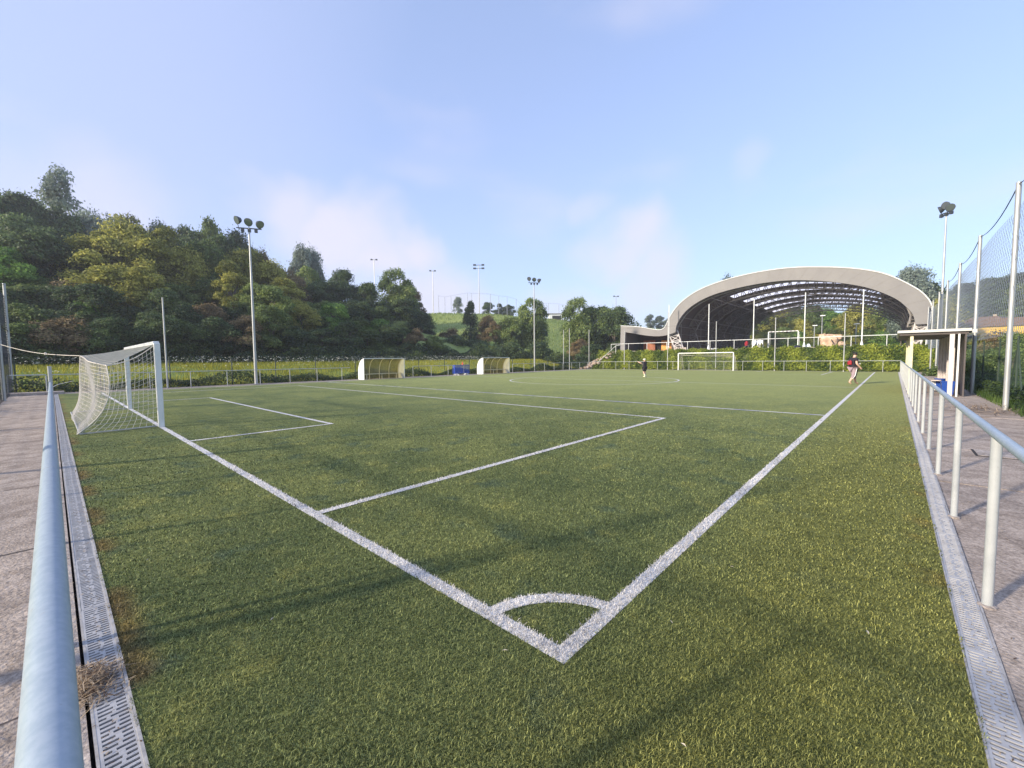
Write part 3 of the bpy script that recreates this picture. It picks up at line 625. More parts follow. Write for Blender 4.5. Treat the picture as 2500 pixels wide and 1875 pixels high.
def at(u,dist):  # point on the ground at a bearing of the photograph (column u of 2500) and a distance
    a=(u-1250)/FPX; d=fw+right*a; d=Vector((d.x,d.y,0)).normalized(); return CX+d.x*dist,CY+d.y*dist
def zof(u,v,dist):
    a=(u-1250)/FPX;b=-(v-937.5)/FPX; d=fw+right*a+upv*b; return CZ+d.z*dist/math.hypot(d.x,d.y)
for u,v,D,n,l in ((922,635,150,2,'faint distant floodlight mast rising over the trees, leftmost on the hill'),(1062,662,150,2,'faint distant floodlight mast beside the right edge of the wood'),(1173,648,138,4,'tallest hilltop floodlight mast with two tiers of lamps'),(1503,724,170,2,'small distant mast over the round tree left of the pavilion')):
    x,y=at(u,D); z=float(H(x,y)); smalllight((x,y,z),zof(u,v,D)-z,l,n)
# upper ground fences: thin pale poles and nets on the ridge
hf=empty('hilltop_fence',(*at(1200,136),0),label='pale tall net fence along the ridge of the green hill',cat='fence')
hx,hy=at(1200,136); PG=mat('pale_pole',(0.35,0.37,0.42),0.6); mb_n=MB()
tops=[(1075,722),(1090,725),(1105,722),(1145,715),(1155,716),(1200,718),(1220,722),(1240,724),(1262,730),(1275,745),(1340,740),(1365,742),(1380,745)]
prev=None
for u,v in tops:
    x,y=at(u,136); z=float(H(x,y)); zt=zof(u,v,136)
    MB().tube([(x-hx,y-hy,z-0.3),(x-hx,y-hy,zt)],0.07,5).build('pole',PG,hf)
    if prev: 
        mb_n.tube([prev,(x-hx,y-hy,zt)],0.035,3)
    prev=(x-hx,y-hy,zt)
mb_n.build('net_cable',PG,hf)
x,y=at(1357,134); z=float(H(x,y)); sh=empty('hill_shelter',(x,y,z),rad(45),label='small white open fronted building on the ridge between the two tree clumps',cat='shelter')
MB().box((0,0,1.0),(4.2,2,2.0)).build('wall',WHITE,sh); MB().box((0,0,2.1),(5.0,2.4,0.25)).build('roof',STEELD,sh); MB().box((0.2,-1.02,0.8),(2.8,0.06,1.4)).build('opening',DARK,sh)

# ------------------------------------------------------------------ dugouts
def dugout(y0,y1,label,sidepanel=True):
    root=empty('team_dugout',(-31.45,y0,0),0,label=label,cat='dugout',group='curved team dugouts on the far side')
    L=y1-y0; Hh=1.72; D=0.95; n=9
    # curve from back bottom up and over to the front top (x towards the pitch)
    C=[(0.0,0.0)]+[(D-D*math.cos(t)*1.0,Hh*(0.35+0.65*math.sin(t))) for t in np.linspace(0.0,math.pi/2,n)]
    sh=MB(); sh.sheet([(x,0.04,z) for x,z in C],[(x,L-0.04,z) for x,z in C]); o=sh.build('curved_panel',POLY,root,True)
    md=o.modifiers.new('s','SOLIDIFY'); md.thickness=0.008
    for k in range(5):
        yy=0.06+(L-0.12)*k/4
        MB().tube([(x+0.012,yy,z) for x,z in C],0.028,6).build('rib',CREAM,root,True)
    for yy in (0.0,L):
        P=C+[(D,0.0)]; m=MB(); m.prism(P,yy-0.02,yy+0.02); m.build('side_panel',WHITE,root)
    MB().tube([(D,0,Hh),(D,L,Hh)],0.03,6).build('front_beam',WHITE,root,True)
    b=MB(); b.box((0.42,L/2,0.44),(0.34,L-0.3,0.04)); b.build('bench_seat',CREAM,root)
    for yy in (0.5,L/2,L-0.5): MB().box((0.42,yy,0.21),(0.05,0.05,0.42)).build('bench_leg',CREAM,root)
    return root
dugout(15.35,19.15,'curved smoked plastic dugout with white ends, nearer of the two on the far side')
dugout(28.7,32.75,'curved smoked plastic dugout with white ends, farther one beside the blue barriers')
# stacked crowd barriers
bm_=MB(); 
def barrier_mesh():
    m=MB(); w=2.05; h=1.0
    m.tube([(0,0,0.2),(0,0,h),(0,w,h),(0,w,0.2),(0,0,0.2)],0.022,6)
    for k in range(1,14): m.tube([(0,w*k/14,0.2),(0,w*k/14,h)],0.011,4)
    return m.mesh('frame',BLUEM)
BMESH=barrier_mesh(); FOOT=MB().tube([(-0.3,0,0.02),(0,0,0.2),(0.3,0,0.02)],0.025,5).mesh('foot',WHITE)
for k in range(5):
    t=empty('crowd_barrier',(-31.0+0.07*k,25.0+0.08*k-0.02*k*k,0),0.02*k,label='blue steel crowd barrier, '+('backmost','second from the back','middle one','second from the front','frontmost')[k]+' of the stack between the dugouts',cat='barrier',group='blue crowd barriers stacked between the dugouts')
    link('frame',BMESH,t)
    for yy in (0.35,1.7): link('foot',FOOT,t,(0,yy,0))
cn=MB(); cn.lathe([(0.10,0),(0.09,0.03),(0.02,0.3)],10); cn.build('marker_cone',mat('orange_cone',(0.7,0.08,0.03),0.5),None,False,(-30.9,26.2,1.05),label='small red orange cone sitting on top of the blue barriers',cat='cone')

# ------------------------------------------------------------------ shelter on the right path
sh=empty('bench_shelter',(2.4,21.2,0),label='open sided shelter with flat white edged roof over the right hand path',cat='shelter')
m=MB(); m.box((-0.1,3.9,2.50),(2.02,7.8,0.10)); o=m.build('roof_slab',ROOFW,sh)
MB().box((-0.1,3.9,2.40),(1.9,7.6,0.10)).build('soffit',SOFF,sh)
MB().box((0.98,0.0,2.44),(0.12,0.12,0.13)).build('gutter_end',ROOFW,sh); MB().tube([(0.98,0,2.46),(0.98,7.8,2.46)],0.05,6).build('gutter',ROOFW,sh)
for k,(y,w) in enumerate(((0.25,0.055),(3.4,0.05),(7.3,0.05))): MB().box((-0.68,y,1.17),(w*1.7,w*1.7,2.36)).build('front_column',CREAM,sh)
MB().box((0.42,0.06,1.17),(0.13,0.10,2.36)).build('back_column',PALE_STEEL,sh); MB().box((0.60,0.06,1.17),(0.05,0.09,2.36)).build('back_column',WHITE,sh)
for k,y in enumerate((1.5,2.9,4.4,5.9,7.5)): MB().box((0.55,y,1.17),(0.12,0.20,2.36)).build('back_column',PINKC,sh)
MB().box((0.78,3.9,1.17),(0.04,7.6,2.36)).build('back_shade_sheet',SOFF,sh)  # dark sheet added for the shade and black netting behind the columns
def bin_(loc,label):
    r=empty('blue_bin',loc,0.05,label=label,cat='bin',group='blue bins under the shelter')
    m=MB(); m.add([(-.15,-.15,0),(.15,-.15,0),(.15,.15,0),(-.15,.15,0),(-.19,-.19,.5),(.19,-.19,.5),(.19,.19,.5),(-.19,.19,.5)],[(3,2,1,0),(0,1,5,4),(1,2,6,5),(2,3,7,6),(3,0,4,7)]); m.build('body',BLUE,r)
    m=MB(); m.box((0,-.19,.5),(.42,.03,.03)); m.box((0,.19,.5),(.42,.03,.03)); m.box((-.195,0,.5),(.03,.35,.03)); m.box((.195,0,.5),(.03,.35,.03)); m.build('rim',BLUE,r)
bin_((2.83,22.3,0),'blue plastic bin under the shelter, nearer to the white end column'); bin_((2.80,24.9,0),'blue plastic bin under the shelter, second one further back')
be=empty('shelter_bench',(2.62,26.0,0),0,label='narrow bench plank along the back of the right hand shelter',cat='bench'); MB().box((0,0,.45),(0.32,3.2,.04)).build('seat',PINKC,be)
for y in (-1.2,0,1.2): MB().box((0,y,.21),(0.06,0.06,.42)).build('leg',WHITE,be)

# ------------------------------------------------------------------ bank, ivy, plateau, steps
bank=MB(); A=[(-31.2+0.0*i,51.25,0.0) for i in (0,)]
n=60; xs=np.linspace(-31.3,5.6,n)
low=[(x,51.25,-0.02) for x in xs]; mid=[(x,52.6+0.15*math.sin(x*1.3),1.55+0.12*math.sin(x*2.1)) for x in xs]; top=[(x,53.5,2.40+0.05*math.sin(x*3)) for x in xs]; tb=[(x,54.3,2.44) for x in xs]
bank.sheet(low,mid); bank.sheet(mid,top); bank.sheet(top,tb)
IVYG=mat('bank_soil',(0.05,0.07,0.02),0.95,0,3,(0.10,0.12,0.03),bump=0.5); bank.build('ivy_bank',IVYG,kind='structure')
# court on the plateau
MB().add([(-31.5,54.2,2.47),(6,54.2,2.47),(6,104,2.47),(-31.5,104,2.47)],[(0,1,2,3)]).build('court_floor',mat('court',(0.33,0.31,0.31),0.7,0,0.3,(0.40,0.38,0.38)),kind='structure')
MB().box((-14,53.75,2.44),(32,0.22,0.16)).build('court_kerb',KERB,kind='structure')
IVY=leafmat('ivy_leaf',(0.06,0.11,0.018),(0.36,0.41,0.05),(0.46,0.50,0.08),0.4,2.5,0)
def leaf_quads(P,Nn,size,tone,jit=0.6):
    """diamond leaves at P facing roughly Nn"""
    n=len(P); Nn=Nn+rng.normal(0,jit,(n,3)); Nn/=np.linalg.norm(Nn,axis=1)[:,None]
    a=np.cross(Nn,rng.normal(0,1,(n,3))); a/=np.linalg.norm(a,axis=1)[:,None]; b=np.cross(Nn,a); s=(size*rng.uniform(0.6,1.4,n))[:,None]
    return np.stack([P-a*s,P-b*s*0.55+Nn*s*0.1,P+a*s,P+b*s*0.55+Nn*s*0.1],1).reshape(-1,3)
def bank_leaves():
    n=62000; x=rng.uniform(-31.3,5.6,n); t=rng.uniform(0,1,n)
    y=51.2+2.3*t**0.9; z=2.4*np.clip(t,0,1)**1.0
    lump=0.08*np.sin(x*1.9+3*t)+0.08*np.sin(x*4.3-5*t+1)+0.06*np.sin(x*0.7+9*t)
    off=np.abs(rng.normal(0,0.16,n))+lump+0.10
    P=np.stack([x,y-off*0.72,np.maximum(z+off*0.69,0.02)],-1); P[:,1]=np.maximum(P[:,1],51.12)
    tone=np.clip(0.45+0.55*np.sin(x*1.9+3*t)*0.4+rng.normal(0,0.25,n)+0.3*np.clip(lump*3,-1,1),0,1)
    V=leaf_quads(P,np.tile([0,-0.7,0.7],(n,1)),0.085,tone); me=tris_mesh('bank_ivy',V,4,IVY,tone)
    link('bank_ivy',me,kind='stuff',label='thick bright green ivy covering the bank behind the far goal',cat='ivy')
bank_leaves()
st=empty('stone_steps',(-30.9,51.0,0),0,label='rough pale stone steps climbing the left end of the ivy bank',cat='steps')
STONE=mat('rough_stone',(0.34,0.25,0.19),0.9,0,3,(0.48,0.38,0.30),bump=0.7)
for k in range(13):
    MB().box((-1.6+0.32*k*1.0,0.3+0.19*k,0.10+0.19*k),(1.5,0.55,0.2+0.02*(k%3)),rad(25+3*math.sin(k))).build('step',STONE,st)
for k in range(26):
    a=random.uniform(0,1); s=random.uniform(0.16,0.34); v=[]; 
    m=MB(); m.lathe([(s*0.5,0),(s,s*0.3),(s*0.8,s*0.7),(s*0.3,s*0.9)],7); o=m.build('stone',STONE,st,False,(-1.2+3.8*a+random.uniform(-0.9,0.5),0.0+2.2*a+random.uniform(-0.3,0.2),2.3*a+random.uniform(-0.1,0.1))); o.rotation_euler=(random.uniform(-.4,.4),random.uniform(-.4,.4),random.uniform(0,6))
m=MB(); m.tube([(0.6,0.4,1.0),(2.7,1.7,3.3),(3.3,1.9,3.4)],0.03,6); m.tube([(0.6,0.4,0),(0.6,0.4,1.0)],0.03,6); m.tube([(2.7,1.7,2.2),(2.7,1.7,3.3)],0.03,6); m.build('handrail',WHITE,st)

# ------------------------------------------------------------------ pavilion
OUT=[(-29.66,2.45),(-29.56,6.39),(-27.0,6.15),(-25.0,5.72),(-23.6,5.42),(-23.0,5.55),(-22.65,5.95),(-22.42,6.55),(-22.0,7.35),(-21.2,8.50),(-19.9,9.60),(-18.1,10.55),(-16.0,11.15),(-13.5,11.62),(-10.5,11.87),(-7.6,11.83),(-4.5,11.36),(-2.7,11.0),(-1.0,10.5),(0.3,9.95),(1.35,9.25),(2.35,8.45),(3.1,7.75),(3.7,6.8),(3.85,6.1),(3.72,4.62)]
INN=[(-28.9,2.45),(-28.8,5.42),(-27.4,5.15),(-25.9,4.82),(-24.4,4.60),(-23.2,4.58),(-22.3,4.72),(-21.65,4.92),(-21.27,5.05),(-21.25,5.6),(-21.05,6.3),(-20.5,7.2),(-19.6,8.15),(-18.3,8.95),(-16.7,9.6),(-14.6,10.05),(-12.2,10.35),(-9.8,10.48),(-7.6,10.38),(-5.2,9.98),(-2.8,9.35),(-1.1,8.75),(0.3,7.95),(1.35,7.2),(2.0,6.4),(2.55,5.6),(2.70,4.62)]
def resample(P,n):
    P=[Vector((a,b,0)) for a,b in P]; d=[0]
    for a,b in zip(P[:-1],P[1:]): d.append(d[-1]+(b-a).length)
    out=[]
    for t in np.linspace(0,d[-1],n):
        for i in range(len(P)-1):
            if t<=d[i+1]+1e-9: q=P[i].lerp(P[i+1],(t-d[i])/(d[i+1]-d[i])); out.append((q.x,q.y)); break
    return out
def smooth(P,it=2):
    for _ in range(it):
        Q=[P[0]]
        for a,b in zip(P[:-1],P[1:]): Q+=[(a[0]*.75+b[0]*.25,a[1]*.75+b[1]*.25),(a[0]*.25+b[0]*.75,a[1]*.25+b[1]*.75)]
        P=Q+[P[-1]]
    return P
Oa=[OUT[0]]+smooth(OUT[1:-1],2)+[OUT[-1]]; Ia=INN[:2]+smooth(INN[2:8],2)+smooth(INN[8:],2)
pav=empty('arched_pavilion',(0,57,0),0,label='large arched sports court roof with grey fascia and dark steel trusses',cat='pavilion')
NF=120
def corr(Pa,Pb,n):
    a=resample(Pa,n); b=resample(Pb,n); return a,b
# split at the junction so that sheets do not twist: left building part and arch part
iO=min(range(len(Oa)),key=lambda i:(Oa[i][0]+22.75)**2+(Oa[i][1]-5.8)**2); iI=min(range(len(Ia)),key=lambda i:(Ia[i][0]+21.3)**2+(Ia[i][1]-5.0)**2)
fas=MB()
Y0,Y1=-0.28,0.16
def fascia_part(Pa,Pb,n):
    a,b=corr(Pa,Pb,n)
    fas.sheet([(x,Y0,z) for x,z in a],[(x,Y0,z) for x,z in b]); fas.sheet([(x,Y1,z) for x,z in a],[(x,Y1,z) for x,z in b])
    fas.sheet([(x,Y0,z) for x,z in a],[(x,Y1,z) for x,z in a]); fas.sheet([(x,Y0,z) for x,z in b],[(x,Y1,z) for x,z in b])
fascia_part([OUT[0],OUT[1]],[INN[0],INN[1]],2); fascia_part(Oa[1:iO+1],Ia[1:iI+1],30); fascia_part(Oa[iO:],Ia[iI:],90)
fas.add([(OUT[-1][0],Y0,4.62),(OUT[-1][0],Y1,4.62),(INN[-1][0],Y1,4.62),(INN[-1][0],Y0,4.62)],[(0,1,2,3)])
fas.build('fascia',FASC,pav)
jo=MB(); aj,bj=corr(Oa[iO:],Ia[iI:],27)
for (p,q) in list(zip(aj,bj))[1:-1]: jo.tube([(p[0],Y0-0.001,p[1]-0.05),(q[0],Y0-0.001,q[1]+0.04)],0.012,4,False)
jo.build('panel_joints',STEELD,pav)
ed=MB(); ed.tube([(x,Y0-0.03,z+0.02) for x,z in Oa[1:]],0.05,5); ed.build('roof_edge_trim',WHITE,pav)
arch=resample(Oa[iO:],61); LEN=44.0
def inset(P,d):
    out=[]
    for i,(x,z) in enumerate(P):
        a=P[max(i-1,0)];b=P[min(i+1,len(P)-1)]; t=Vector((b[0]-a[0],b[1]-a[1])).normalized(); out.append((x+t.y*d,z-t.x*d))
    return out
roofc=inset(arch,0.12)
bay=LEN/6
def onsky(x,z): return -17.3<x<-0.6 and z>9
SKYL=bpy.data.materials.new('skylight_sheet'); SKYL.use_nodes=True; nt=SKYL.node_tree; nt.nodes.clear()
o_=nt.nodes.new('ShaderNodeOutputMaterial'); tr=nt.nodes.new('ShaderNodeBsdfTranslucent'); tr.inputs[0].default_value=(0.9,0.88,0.9,1); tp=nt.nodes.new('ShaderNodeBsdfTransparent'); tp.inputs[0].default_value=(0.95,0.93,0.95,1); mx=nt.nodes.new('ShaderNodeMixShader'); mx.inputs[0].default_value=0.15
nt.links.new(tr.outputs[0],mx.inputs[1]); nt.links.new(tp.outputs[0],mx.inputs[2]); nt.links.new(mx.outputs[0],o_.inputs[0])
for k in range(6):
    y0=Y1+k*bay; ya=y0+bay*0.42; yb=y0+bay*0.76; y1=y0+bay if k<5 else LEN
    ro=MB(); sk=MB()
    for i in range(len(roofc)-1):
        (xa,za),(xb,zb)=roofc[i],roofc[i+1]
        if onsky((xa+xb)/2,(za+zb)/2):
            ro.add([(xa,y0,za),(xb,y0,zb),(xb,ya,zb),(xa,ya,za)],[(0,1,2,3)]); ro.add([(xa,yb,za),(xb,yb,zb),(xb,y1,zb),(xa,y1,za)],[(0,1,2,3)])
            sk.add([(xa,ya,za),(xb,ya,zb),(xb,yb,zb),(xa,yb,za)],[(0,1,2,3)])
        else: ro.add([(xa,y0,za),(xb,y0,zb),(xb,y1,zb),(xa,y1,za)],[(0,1,2,3)])
    ro.build('roof_panel',BROWN,pav); sk.build('skylight',SKYL,pav)
# outer skin a little above, so the top reads as sheet metal from outside
# trusses
tr_out=[p for p in inset(arch,0.35)]; tr_in=[p for p in inset(arch,1.45)]
def truss(y):
    m=MB(); a=resample(tr_out,66); b=resample(tr_in,66)
    m.tube([(x,y-0.22,z) for x,z in a[::3]+[a[-1]]],0.075,5); m.tube([(x,y+0.22,z) for x,z in a[::3]+[a[-1]]],0.06,4); m.tube([(x,y,z) for x,z in b[::3]+[b[-1]]],0.09,5)
    for i in range(0,65):
        p,q=(a[i],b[i+1]) if i%2==0 else (b[i],a[i+1])
        m.tube([(p[0],y,p[1]),(q[0],y,q[1])],0.045,4,False)
        if i%2==0: m.tube([(a[i][0],y,a[i][1]),(b[i][0],y,b[i][1])],0.035,4,False)
    return m
for k in range(7): truss(0.5+k*(LEN-0.9)/6).build('truss',STEELD,pav)
pu_=MB()
for t in (4,12,20,28,36,44,50):
    b=resample(tr_in,54)[t]; pu_.tube([(b[0],0.5,b[1]),(b[0],LEN-0.4,b[1])],0.05,4)
pu_.build('purlins',STEELD,pav)
def foot(x0,x1,z0,zt,xt0,xt1,y,m):
    f=MB(); n=4
    for s in (0,1):
        f.tube([((x0,x1)[s],y,z0),((xt0,xt1)[s],y,zt)],0.085,6)
    for i in range(n):
        a=i/n;b=(i+1)/n
        L0=(x0+(xt0-x0)*a,z0+(zt-z0)*a);R0=(x1+(xt1-x1)*a,z0+(zt-z0)*a);L1=(x0+(xt0-x0)*b,z0+(zt-z0)*b);R1=(x1+(xt1-x1)*b,z0+(zt-z0)*b)
        f.tube([(L0[0],y,L0[1]),(R1[0],y,R1[1])],0.055,5); f.tube([(R0[0],y,R0[1]),(L1[0],y,L1[1])],0.055,5); f.tube([(L1[0],y,L1[1]),(R1[0],y,R1[1])],0.05,5)
    return f.build('truss_foot',m,pav)
for k in range(7):
    y=0.35+k*(LEN-0.9)/6
    foot(-21.45,-20.3,2.45,5.3,-22.6,-21.25,y,PALE_STEEL if k==0 else STEELD); foot(2.35,3.1,2.45,5.0,2.75,3.75,y,PALE_STEEL if k==0 else STEELD)  # front feet take the paler steel, sunlight put into the colour
    MB().box((-20.75,y,2.65),(1.7,0.7,0.55)).build('footing',KERB,pav)
# inner brown walls
w=MB(); w.box((-22.2,22.4,4.3),(0.18,43.0,3.9)); w.build('left_inner_wall',BROWN,pav)
for k in range(5): MB().box((-22.08,4+8.5*k,4.6),(0.06,0.25,3.6)).build('wall_post',STEELD,pav)
for z in (3.6,4.9,6.0): MB().tube([(-22.0,1,z),(-22.0,43,z)],0.05,4).build('wall_rail',STEELD,pav)
# low wing on the left
MB().box((-26.0,6.5,3.9),(7.4,0.15,2.9)).build('wing_back_wall',BROWN,pav)
MB().box((-28.2,4.0,3.25),(0.9,0.12,1.5)).build('door',DARK,pav)
MB().box((-26.9,3.9,3.35),(1.9,0.1,1.75)).build('rust_wall_panel',RUST,pav); MB().box((-26.6,4.6,4.75),(4.3,0.1,1.4)).build('upper_wall_panel',BROWN,pav)
MB().box((-25.35,4.2,3.3),(0.9,0.1,1.7)).build('dark_doorway',DARK,pav)
MB().box((-23.55,3.6,3.3),(2.6,0.1,1.65)).build('orange_wall_panel',ORANGE,pav); MB().box((-23.9,3.53,3.75),(0.12,0.04,0.8)).build('white_notice',WHITE,pav)
wing=MB(); a=Oa[1:iO+1]; aa=[(x,z-0.1) for x,z in a]; wing.sheet([(x,Y1,z) for x,z in aa],[(x,11.0,z) for x,z in aa]); wing.build('wing_roof',FASC,pav)
MB().box((-29.45,5.5,4.35),(0.18,10.6,3.75)).build('wing_side_wall',FASC,pav)
# things on the court
def handball(loc):
    r=empty('handball_goal',loc,rad(0),label='white handball goal with red banding seen under the arched roof',cat='goal')
    for s in (-1,1):
        m=MB()
        for k in range(10): m.m=k%2; m.box((s*1.5,0,0.1+0.2*k),(0.08,0.08,0.2))
        m.build('post',[WHITE,WHITE],r)
    m=MB()
    for k in range(15): m.m=k%2; m.box((-1.4+0.2*k,0,2.04),(0.2,0.08,0.08))
    m.build('crossbar',[WHITE,mat('banding',(0.45,0.42,0.45),0.5)],r)
    m=MB(); m.tube([(-1.5,0,2.0),(-1.5,0.8,1.9),(-1.5,1.0,0.03),(1.5,1.0,0.03),(1.5,0.8,1.9),(1.5,0,2.0)],0.025,5); m.build('back_frame',WHITE,r)
    m=MB(); 
    for i in range(22): m.tube([(-1.5+3*i/21,0.8,1.9),(-1.5+3*i/21,1.0,0.03)],0.006,3,False)
    for j in range(13): m.tube([(-1.5,0.8+0.2*j/12,1.9-1.87*j/12),(1.5,0.8+0.2*j/12,1.9-1.87*j/12)],0.006,3,False)
    m.build('net',NETD,r)
handball((-8.6,56.9,2.47))
t=empty('cloth_table',(-11.0,56.0,2.47),0,label='long table under a white cloth at the edge of the covered court',cat='table')
MB().box((0,0,1.02),(1.15,0.7,0.04)).build('table_top',WHITE,t)
m=MB(); zz=[0.45,0.75,0.4,0.8,0.3,0.78,0.4,0.8,0.5]; X=np.linspace(-0.58,0.58,9)
m.sheet([(x,-0.36,1.03) for x in X],[(x,-0.37,z) for x,z in zip(X,zz)]); m.sheet([(-0.58,-0.36,1.03),(-0.58,0.36,1.03)],[(-0.58,-0.36,0.45),(-0.58,0.36,0.5)]); m.build('cloth',WHITE,t)
for sx_ in (-0.5,0,0.5): MB().box((sx_,0.2,0.5),(0.05,0.05,1.0)).build('leg',WHITE,t)
def blob(loc,s,m,seed,name,**k):
    r=random.Random(seed); bm=bmesh.new(); bmesh.ops.create_icosphere(bm,subdivisions=3,radius=1)
    ph=[(r.uniform(1,3),r.uniform(0,6)) for _ in range(6)]
    for v in bm.verts:
        c=v.co; f=1+0.12*math.sin(ph[0][0]*2*c.x+ph[0][1])+0.12*math.sin(ph[1][0]*2*c.y+ph[1][1])+0.1*math.sin(ph[2][0]*3*c.z+ph[2][1]); v.co=Vector((c.x*f*s[0],c.y*f*s[1],max(c.z*f*s[2],-s[2]*0.6)))
    me=bpy.data.meshes.new(name); bm.to_mesh(me); bm.free(); me.materials.append(m); return link(name,me,None,loc,**k)
PEACH=mat('peach_stone',(0.42,0.27,0.17),0.8,0,2.5,(0.62,0.48,0.34),bump=0.9)
bo=empty('play_boulder',(-4.1,57.6,2.47),0,label='large peach coloured boulder on the court behind the upper railing',cat='boulder')
bb=blob((-4.1,57.6,3.15),(1.0,0.8,1.05),PEACH,5,'stone_body'); bb.parent=bo; bb.location=(-0.15,0,0.62); bb.scale=(0.85,0.9,0.95)
for px_,pz_,sc_ in ((0.55,1.15,0.42),(-0.75,1.25,0.36),(0.85,0.35,0.38)):
    b2=blob((0,0,0),(1.1,0.8,0.9),PEACH,int(px_*10)+30,'stone_lump'); b2.parent=bo; b2.location=(px_,0,pz_); b2.scale=(sc_,sc_,sc_)
MB().tube([(0.1,-0.75,0.9),(0.3,-1.0,0.5),(0.2,-0.95,0.0)],0.05,5).build('dark_stem',DARK,bo)
RB=empty('red_jacket',(-12.35,56.3,2.47),0,label='red jacket hung on a folding chair beside the white table',cat='jacket'); MB().tube([(0,0,0.45),(0.02,0,0.75),(0.05,0.02,1.0)],[0.17,0.22,0.10],8).build('cloth',RED,RB)
ch=empty('folding_chair',(-12.3,56.4,2.47),0.3,label='folding chair under the red jacket at the covered court',cat='chair'); MB().box((0,0,.45),(.4,.4,.03)).build('seat',STEELD,ch); MB().box((0,.19,.7),(.4,.03,.3)).build('backrest',STEELD,ch)
for a in (-.18,.18):
    for b in (-.18,.18): MB().tube([(a,b,0),(a,b,.45)],0.015,5).build('leg',STEELD,ch)
def bag(loc,m,label,seed,s=(0.35,0.25,0.22)):
    o=blob(loc,s,m,seed,'sports_bag',label=label,cat='bag'); return o
bag((-6.9,55.6,2.6),NAVY,'dark sports bag with white stripe beside the handball goal post',3); bag((-5.95,55.5,2.62),WHITE,'white sports bag between the handball goal and the boulder',4,(0.25,0.2,0.3))
bag((-16.0,56.0,2.60),WHITE,'pale low object under the roof left of the white table',8,(0.45,0.2,0.14))
# lamp posts beyond the court
for (u,v,D,l) in ((1984,795,120,'thin lamp post beyond the pavilion, leftmost under the arch'),(2002,771,116,'lamp post beyond the pavilion above the boulder'),(2085,791,112,'short lamp post beyond the pavilion right of the boulder')):
    x,y=at(u,D); z=float(H(x,y)); r=empty('lamp_post',(x,y,z),0,label=l,cat='lamp post'); zt=zof(u,v,D)-z
    MB().tube([(0,0,-.2),(0,0,zt)],0.09,6).build('pole',GALV,r); MB().box((0.1,0,zt),(0.9,0.5,0.18)).build('lamp_head',WHITE,r)

# ------------------------------------------------------------------ trees
def rotrand(n): v=rng.normal(0,1,(n,3)); return v/np.linalg.norm(v,axis=1)[:,None]
def crown_mesh(name,seed,matl,nblob=16,leaf=0.15,nleaf=6500,shape='round',droop=0.0):
    """unit crown: radius about 1, from z=0 to z=2; lobes of leaves with gaps between them"""
    global rng
    rng=np.random.default_rng(seed)
    P=[];Nn=[];T=[]
    cs=[]
    for i in range(nblob):
        if shape=='cone':
            z=rng.uniform(0.05,1.9); R=(1-z/2.05)*0.85; a=rng.uniform(0,6.28); c=np.array([math.cos(a)*R*rng.uniform(0.3,0.8),math.sin(a)*R*rng.uniform(0.3,0.8),z]); r=0.16+0.22*(1-z/2)
        elif shape=='tall':
            z=rng.uniform(0.1,1.85); R=0.75*math.sin(math.pi*min(0.95,(z+0.25)/2.2)); a=rng.uniform(0,6.28); q=rng.uniform(0.2,1.0); c=np.array([math.cos(a)*R*q*1.1,math.sin(a)*R*q*1.1,z]); r=rng.uniform(0.15,0.28)
        else:
            z=rng.uniform(0.15,1.75); R=0.95*math.sin(math.pi*min(0.97,(z+0.35)/2.35)); a=rng.uniform(0,6.28); q=rng.uniform(0.35,0.95); c=np.array([math.cos(a)*R*q*0.85,math.sin(a)*R*q*0.85,z]); r=rng.uniform(0.15,0.33)
        cs.append((c,r))
    per=nleaf//nblob
    for c,r in cs:
        d=rotrand(per); d[:,2]=np.where(d[:,2]<-0.3,-d[:,2],d[:,2]); rr=r*(1-np.abs(rng.normal(0,0.20,per)))*rng.uniform(0.9,1.18,per)
        p=c+d*rr[:,None]*np.array([1,1,1.0]); 
        # feathered outline: sprays that stick out
        spr=rng.uniform(0,1,per)<0.10; p[spr]+=d[spr]*r*rng.uniform(0.1,0.45,(spr.sum(),1))
        if droop: p[:,2]-=droop*np.abs(rng.normal(0,0.1,per))
        P.append(p); Nn.append(d+np.array([0,0,0.4])); t0=rng.uniform(-0.30,0.34); T.append(np.clip(rng.normal(0.45+t0,0.2,per),0,1))
    P=np.concatenate(P);Nn=np.concatenate(Nn);T=np.concatenate(T)
    V=leaf_quads(P,Nn,leaf*0.5,T,0.7); return tris_mesh(name,V,4,matl,T)
def trunk_mesh(seed,h=1.2):
    r=random.Random(seed); m=MB(); m.tube([(0,0,-0.35),(0.02,0,0.1),(r.uniform(-.06,.06),r.uniform(-.06,.06),0.6),(r.uniform(-.1,.1),r.uniform(-.1,.1),h)],[0.075,0.06,0.045,0.02],7)
    for k in range(7):
        a=r.uniform(0,6.28); z=r.uniform(0.25,0.9); q=r.uniform(0.4,0.75); m.tube([(0,0,z),(math.cos(a)*q*.5,math.sin(a)*q*.5,z+0.18),(math.cos(a)*q,math.sin(a)*q,z+0.5)],[0.03,0.02,0.008],5)
    return m.mesh('trunk',BARK)
